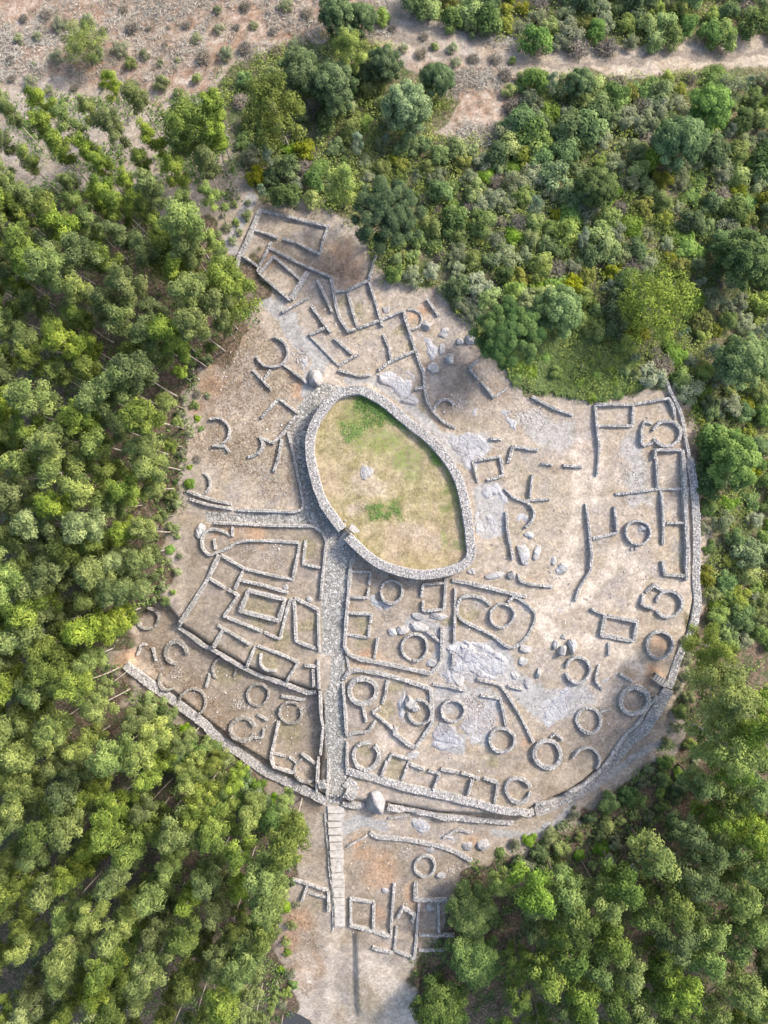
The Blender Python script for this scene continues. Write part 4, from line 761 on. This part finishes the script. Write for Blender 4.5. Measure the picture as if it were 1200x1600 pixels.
EUC = [euc_proto(100+i, 20+i % 3, 1.7+.25*(i % 4), .56+.05*(i % 3), 10+i % 3, 105) for i in range(8)]
EUC2 = [euc_proto(150+i, 20+i % 3, 1.8+.2*(i % 3), .24+.05*(i % 3), 19+i % 3, 92) for i in range(7)]
ACA = [euc_proto(200+i, 15, 2.6+.3*(i % 3), .42, 13, 100, L_ACA, .40, .22, M_DBARK, .2, (.85, 1.3)) for i in range(5)]
YEU = [euc_proto(300+i, 8, 1.3, .2, 10, 60, L_BLUE, .3, .16, M_BARK, .08, (.5, .8)) for i in range(3)]
BIGE = [euc_proto(400+i, 16, 4.2, .35, 22, 120, L_EUC, .42, .2, M_BARK, .3, (.95, 1.5)) for i in range(3)]
PINE = [dome_proto(500+i, 9, 4.6, 'pine') for i in range(2)]
OAK = [dome_proto(510+i, 8, 3.6, 'oak') for i in range(3)]
LOOSE = [dome_proto(520+i, 8.5, 6.2, 'loose') for i in range(2)]
LOWT = [dome_proto(530+i, 6.5, 4.4, 'oak') for i in range(3)]
SH = dict(broom=[shrub_proto(600+i, 1.5, 1.9, L_BROOM, .26, .12, 150, 10) for i in range(4)], heath=[shrub_proto(620+i, 1.4, 1.4, L_HEATH, .22, .09, 150, 9) for i in range(3)],
          yellow=[shrub_proto(640+i, 1.3, 1.3, L_YEL, .26, .14, 110, 9) for i in range(3)], laurel=[shrub_proto(660+i, 1.8, 2.6, L_OAK, .3, .18, 150, 11) for i in range(3)],
          fern=[shrub_proto(680+i, 1.5, .9, L_FERN, .5, .13, 90, 10, .7) for i in range(3)], dead=[dead_proto(700+i, 1.3, 1.2) for i in range(3)], blue=YEU)

# forest trees
def place_word(q, kind):
    x, y = q
    if kind == 'L':
        r = 'level with the northern ruins' if y < 540 else 'left of the pink north-west slope' if y < 780 else 'left of the west compound' if y < 960 else 'left of the south-west rampart tip'
        e = 'at the left edge' if x < 45 else 'deep inside the plantation' if x < 190 else 'near the open ground'
    elif kind == 'S':
        r = 'just below the south-west rampart' if y-1050 < (x-150)*.62+70 else 'in the middle of the lower left plantation' if y < 1430 else 'at the bottom of the lower left plantation'
        e = 'at the left edge' if x < 45 else 'well left of the stairway' if x < 230 else 'on the stairway side'
    else:
        r = 'top of the lower-right wood' if y < 1370 else 'middle of the lower-right wood' if y < 1490 else 'bottom of the lower-right wood'
        e = 'nearest the ruins' if x < 860 else 'halfway to the right edge' if x < 1040 else 'along the right edge'
    return r, e
def in_any(q, Ps): return any(in_poly(np.array([q[0]]), np.array([q[1]]), P)[0] for P in Ps)
keep_out = [(505,1200),(490,1420),(505,1500),(480,1620),(640,1620),(650,1480),(700,1420),(740,1340),(880,1290),(1000,1150),(500,1200)]
FL_UP = [(-70,305),(150,300),(235,330),(330,345),(395,440),(390,505),(300,560),(285,640),(282,780),(262,850),(255,930),(200,985),(190,1030),(-70,1090)]
FL_LO = [(-70,1085),(190,1045),(215,1090),(300,1150),(380,1210),(445,1265),(462,1330),(435,1400),(425,1480),(455,1540),(440,1670),(-70,1670)]
n_e = 0
for P, lab, grp, sd, n, sp in ((FL_UP, 'tall slender eucalyptus in the dense plantation left of the ruins', 'eucalyptus plantation left of the ruins', 21, 160, 35), (FL_LO, 'tall slender eucalyptus in the dense plantation below the south-west rampart', 'eucalyptus plantation below the south-west rampart', 22, 122, 40)):
    for q in poly_points(P, n, sp, sd):
        k = n_e % 8; n_e += 1; sc = fit_tree(q[0], q[1], random.uniform(.74, 1.18), 16.5)
        if not sc: continue
        r_, e_ = place_word(q, 'L' if sd == 21 else 'S'); lab = f"{'tall' if sc > .84 else 'short'} eucalyptus {e_}, {r_}"
        if sc: plant(EUC2[k % 7] if (sd == 22 or q[1] > 820) and random.random() < .7 else EUC[k], 'eucalyptus_tree', lab, 'tree', q[0], q[1], sc, 16.5, lab, sz=random.uniform(.85, 1.08))
for q in poly_points([(-60,140),(180,130),(330,150),(345,250),(330,320),(130,300),(-60,300)], 34, 38, 23):
    lab = 'thin bare-trunked eucalyptus at upper left, '+('near the edge' if q[0] < 90 else 'in the brown hollow' if q[0] < 210 else 'closest to the ruins')+(', clearing side' if q[1] < 215 else ', plantation side')
    plant(EUC[random.randrange(8)], 'young_eucalyptus_tree', lab, 'tree', q[0], q[1], random.uniform(.62, .85), 16.5, lab)
FR = [(760,1660),(690,1600),(660,1520),(715,1450),(760,1380),(850,1390),(960,1390),(1010,1330),(1060,1290),(1080,1210),(1260,1190),(1260,1660)]
for q in poly_points(FR, 92, 42, 24):
    if q[0] < 790 and q[1] > 1400: continue
    sc = fit_tree(q[0], q[1], random.uniform(.85, 1.15)*(.75 if q[0] < 850 else 1), 12)
    if not sc: continue
    r_, e_ = place_word(q, 'R'); lab = f"{'tall' if sc > .84 else 'low'} leafy acacia {e_}, {r_}"
    if sc: plant(ACA[random.randrange(5)], 'acacia_tree', lab, 'tree', q[0], q[1], sc, 12, lab)
for nm, pr, lb, cx, cy, s, hc in [
    ('eucalyptus_tree', BIGE[0], 'big bushy eucalyptus right beside the northern ruins on the left', 345,450,1.05,12), ('eucalyptus_tree', BIGE[1], 'wide eucalyptus with a pale trunk above the bushy one by the northern ruins', 270,390,.95,12), ('eucalyptus_tree', BIGE[2], 'leaning eucalyptus with a visible white trunk at the upper left', 292,200,1.05,12),
    ('eucalyptus_tree', BIGE[1], 'broad pale eucalyptus overhanging the wooden steps', 1108,1072,1.1,7), ('eucalyptus_tree', BIGE[0], 'broad eucalyptus at the right edge behind the one over the steps', 1175,1120,1.2,11), ('eucalyptus_tree', BIGE[2], 'broad dusty-green eucalyptus below the one over the steps', 1130,1165,1.1,11), ('eucalyptus_tree', BIGE[0], 'dusty-green eucalyptus right of the east rampart foot', 1105,1010,.8,11),
    ('stone_pine', PINE[0], 'round dark stone pine just right of the northernmost ruins', 605,330,1.22,7.4), ('stone_pine', PINE[1], 'big dark pine overlooking the fern thicket', 795,520,1.15,7.4), ('round_tree', OAK[0], 'dense round green tree right of the big dark pine', 878,482,1.0,6.5), ('loose_tree', LOOSE[0], 'wide airy tree above the north-east corner ruins', 1030,475,1.02,7),
    ('eucalyptus_tree', BIGE[2], 'pale green eucalyptus above the northern ruins', 432,165,1.0,12), ('round_tree', OAK[1], 'greyish round tree at the upper centre beside the brown clearing', 635,162,1.05,6), ('round_tree', OAK[2], 'small dark tree at the edge of the brown clearing', 684,120,.75,6), ('round_tree', OAK[0], 'bright dark-green tree in a row at the upper centre', 520,130,1.0,6), ('round_tree', OAK[2], 'leafy tree left in the upper-centre row', 470,105,.95,6),
    ('eucalyptus_tree', BIGE[0], 'small pale eucalyptus at the top of the upper-centre row', 548,75,.6,12), ('round_tree', OAK[1], 'tree at the very top edge, left of centre', 530,15,.9,6), ('round_tree', OAK[2], 'second tree at the very top edge beside the first', 565,25,.7,6), ('round_tree', OAK[0], 'dark round tree left of the brown clearing', 600,95,.75,6), ('round_tree', OAK[1], 'bright bushy tree on the right edge beside the east rampart', 1148,722,1.15,5),
    ('round_tree', OAK[2], 'pale leafy tree deep in the scrub at the right', 1068,215,1.1,6), ('round_tree', OAK[0], 'tall green tree in the scrub near the top right', 1115,165,.95,6), ('round_tree', OAK[1], 'bushy tree standing by the dirt track', 908,125,.6,6), ('round_tree', OAK[2], 'greyish tree at the right of the scrub', 935,290,.85,6), ('round_tree', OAK[1], 'dark tree at the right edge of the scrub', 1170,400,1.2,6), ('round_tree', OAK[2], 'dark leafy tree on the right edge below the first', 1165,560,1.15,6),
    ('bright_tree', LOWT[0], 'bright green leafy tree over the stacked rooms at the bottom', 738,1425,1.0,5), ('bright_tree', LOWT[1], 'bright green tree just below the first at the bottom', 745,1500,1.05,5), ('bright_tree', LOWT[2], 'pale yellowish tree at the bottom edge right of the path', 690,1580,1.1,5), ('bright_tree', ACA[3], 'fluffy bright green tree right of the bottom ruins', 835,1400,1.1,12),
    ('yellow_green_tree', ACA[4], 'yellow-green bushy tree left of the stone pine', 535,285,.85,11), ('loose_tree', LOOSE[1], 'sparse half-bare tree on the cleared slope at the top left', 120,50,.62,10)]:
    plant(pr, nm, lb, 'tree', cx, cy, s, hc)

# scrub shrubs: each kind in each area counted one by one
def kinds(P, n, sp, seed, where, mixk, s0=.7, s1=1.4):
    names = dict(broom='broom_bush', heath='heath_bush', yellow='yellowing_bush', laurel='laurel_bush', fern='fern_clump', dead='dry_bush', blue='eucalyptus_sapling')
    look = dict(broom='bushy green broom', heath='dull olive heath bush', yellow='yellow-green bush', laurel='dark leafy bush', fern='low bright fern clump', dead='grey leafless bush', blue='bluish eucalyptus sapling')
    cat = dict(broom='bush', heath='bush', yellow='bush', laurel='bush', fern='fern', dead='bush', blue='sapling')
    for q in poly_points(P, n, sp, seed):
        if any((q[0]-a)**2+(q[1]-b_)**2 < r*r for a, b_, r in ((755,165,46),(715,125,26),(605,330,42),(795,520,46),(878,482,32),(1030,475,50))): continue
        k = random.choices(list(mixk), list(mixk.values()))[0]; sc = random.uniform(s0, s1)*(.45 if k == 'blue' else 1)
        Pa = np.array(P, float); u, v = (np.array(q)-Pa.min(0))/(Pa.max(0)-Pa.min(0)); big = 'large' if sc > (s0+s1)/2*(.45 if k == 'blue' else 1) else 'small'
        part = ('upper ' if v < .36 else 'lower ' if v > .68 else 'middle ')+('left' if u < .36 else 'right' if u > .68 else 'centre')
        lab = f'{big} {look[k]} {where}, {part} part'
        plant(random.choice(SH[k]), names[k], lab, cat[k], q[0], q[1], sc, 5 if k == 'blue' else 1.2, lab, 'tree' if k == 'blue' else 'shrub')
MAIN = dict(broom=5, heath=3, yellow=1.7, laurel=3.3, fern=2.2, dead=1., blue=.8)
kinds([(800,130),(880,120),(1230,115),(1230,640),(1110,640),(1060,590),(1000,590),(960,540),(760,470),(720,400),(790,225)], 400, 23, 31, 'in the wide upper-right scrub', MAIN, .9, 1.9)
kinds([(600,215),(700,225),(780,240),(720,400),(760,465),(740,500),(690,450),(610,435),(590,390),(665,330),(640,280)], 62, 22, 32, 'on the slope between the two pines', MAIN, .8, 1.5)
kinds([(360,120),(590,110),(620,250),(560,300),(500,318),(410,305),(385,240)], 75, 25, 33, 'above the northern ruins', MAIN, .8, 1.6)
kinds([(650,-30),(1230,-30),(1230,50),(1100,55),(1000,70),(820,65),(720,40),(650,10)], 90, 24, 34, 'at the top beyond the dirt track', dict(broom=5, heath=3, laurel=3, yellow=2, dead=1.5), 1., 1.9)
kinds([(1100,640),(1230,640),(1230,960),(1110,960),(1098,900),(1100,760)], 62, 25, 35, 'outside the east rampart', dict(broom=4, yellow=2, laurel=3, heath=2, fern=1.5), .9, 1.7)
kinds([(900,1265),(960,1235),(1040,1180),(1070,1200),(1050,1290),(960,1330),(990,1380),(860,1380),(780,1345),(760,1330),(850,1310)], 70, 21, 36, 'below the south-east rampart', dict(broom=4, laurel=3, heath=3, fern=1), .6, 1.2)
kinds([(800,560),(960,550),(1010,600),(940,622),(850,606),(800,590)], 55, 15, 37, 'in the bracken thicket', dict(fern=6, broom=1), .6, 1.0)
kinds([(0,120),(330,120),(330,170),(240,130),(100,135),(0,150)], 26, 28, 38, 'on the upper-left clearing edge', dict(heath=3, broom=2, dead=2), .6, 1.1)
kinds([(10,5),(600,5),(600,60),(340,100),(10,100)], 44, 26, 39, 'on the cleared top slope', dict(heath=3, dead=5, broom=1.), .35, 1.2)
kinds([(1110,930),(1230,920),(1230,1010),(1130,1000)], 22, 22, 46, 'right of the east rampart foot', dict(broom=3, heath=3, laurel=2), .8, 1.4)
kinds([(600,40),(700,60),(800,90),(830,125),(780,150),(700,110),(640,95)], 18, 22, 47, 'beside the track at the brown clearing', dict(dead=3, heath=2, broom=2), .5, 1.1)
kinds([(1085,560),(1110,600),(1110,700),(1090,680),(1065,620)], 12, 16, 40, 'at the north-east rampart corner', dict(yellow=5, fern=2), .5, .8)
kinds([(235,1100),(300,1150),(400,1225),(455,1275),(440,1300),(330,1235),(230,1160)], 46, 19, 41, 'in the ditch under the south-west rampart', dict(fern=2, laurel=3, broom=3), .9, 1.7)
kinds([(400,330),(380,300),(340,330),(365,380),(385,350)], 8, 16, 42, 'by the path beside the northernmost ruins', dict(broom=2, heath=3), .4, .7)
kinds([(1070,1000),(1100,1240),(1060,1250),(1040,1170)], 14, 24, 43, 'under the broad eucalyptus by the rampart', dict(heath=2, broom=2), .6, 1.)

kinds([(290,540),(335,560),(320,640),(312,720),(300,790),(280,850),(285,930),(235,950),(255,860),(265,780),(280,640)], 30, 15, 44, 'on the west edge of the ruins', dict(broom=3, heath=3, fern=1, dead=1), .35, .8)
kinds([(440,1290),(475,1300),(470,1380),(455,1460),(462,1560),(440,1590),(430,1400)], 20, 15, 45, 'left of the stairway and bottom path', dict(broom=3, heath=2, fern=2, blue=1), .4, .9)
# ground cover: uncountable
def cover(name, label, polys, mat, L, Wd, h, seed, up=.6, spread=2.2, per=14):
    r = np.random.default_rng(seed); C = []
    for P, n in polys:
        q = poly_points(P, n, None, seed+n)
        x, y, z = p2w(q[:, 0], q[:, 1]); d = fbm(x, y, 6, seed) > -.16; x, y = x[d], y[d]; m_ = len(x)
        x = np.repeat(x, per)+r.normal(0, spread*.22, m_*per); y = np.repeat(y, per)+r.normal(0, spread*.22, m_*per); z = zf(x, y)
        C.append(np.c_[x, y, z+r.uniform(.02, 1, m_*per)*h])
    C = np.concatenate(C); me = fastmesh(name, leaves(C, L, Wd, r, up), 4, np.arange(len(C)*4).reshape(-1, 4), mat)
    at = me.attributes.new('clump', 'FLOAT', 'POINT'); at.data.foreach_set('value', np.repeat(fbm(C[:, 0], C[:, 1], 5, 3)+.5, 4).astype(np.float32))
    return thing(name, label, None, me=me, kind='stuff')
cover('forest_undergrowth', 'dark green undergrowth on the forest floor', [(FOREST_L, 3800), ([(-40,150),(350,150),(380,320),(-40,320)], 700), (FOREST_R, 2600)], L_OAK, .5, .26, .7, 61, .5, 2.6)
cover('scrub_undergrowth', 'mixed green ground cover between the shrubs', [(SCRUB, 6500), (TOPSCRUB, 1500)], L_BROOM, .42, .2, 1.3, 62, .5, 2.6, 22)
cover('scrub_undergrowth', 'brownish dry ground cover between the shrubs', [(SCRUB, 1500), (CLEAR, 300)], L_HEATH, .32, .1, .5, 63, .5, 2.0)
cover('fern_thicket', 'dense green bracken carpet above the bare north-east ground', [([(790,545),(830,515),(920,500),(975,530),(1015,600),(940,626),(850,612),(800,597)], 1700)], L_FERN, .46, .15, .6, 64, .75, 1.8, 26)
cover('lawn_weeds', 'bright green weeds in the upper part of the oval lawn', [([(530,640),(560,620),(600,640),(600,690),(540,690)], 110), ([(560,618),(600,636),(640,664),(635,668),(590,650)], 80), ([(675,703),(712,760),(722,800),(718,800),(700,750),(672,710)], 46), ([(575,790),(628,785),(628,812),(580,812)], 40)], L_FERN, .28, .13, .25, 65, .7, 1.4, 26)
cover('lawn_grass', 'dry straw-coloured grass on the oval lawn', [(LAWN, 900)], L_STRAW, .22, .05, .12, 66, .4, 2.2, 16)
cover('cut_brush', 'pale cut branches and dry brush strewn over the cleared slopes', [(CLEAR, 5200), ([(690,110),(790,110),(830,150),(785,225),(700,220)], 700), ([(600,10),(720,25),(860,65),(850,85),(700,60),(600,40)], 260)], L_DRY, 1.0, .11, .45, 67, .6, 2.6, 10)
cover('forest_litter', 'pale fallen twigs and bark on the plantation floor', [(FOREST_L, 900), ([(-40,150),(350,150),(400,330),(-40,320)], 500)], L_DRY, 1.1, .07, .15, 68, .8, 2.4, 5)
cover('dry_bracken', 'rusty dead bracken and dry grass over the north-west slope', [([(300,530),(400,500),(470,600),(470,780),(300,770),(290,650)], 1100), ([(400,360),(500,400),(580,430),(520,440),(430,390)], 160), ([(215,990),(330,1080),(420,1180),(400,1190),(260,1080)], 260), ([(455,1340),(510,1400),(515,1480),(480,1580),(440,1500)], 300)], L_BRACK, .34, .09, .14, 69, .6, 2.0, 9)
cover('dry_grass', 'sparse dry straw grass on the bare ground between the walls', [([(700,640),(1060,660),(1070,1000),(900,1200),(560,1200),(560,920),(740,900)], 700), ([(290,820),(500,830),(500,1200),(300,1080)], 600), ([(560,1300),(700,1340),(640,1440),(560,1500),(640,1600),(560,1600)], 350)], L_STRAW, .26, .07, .10, 70, .6, 2.0, 7)
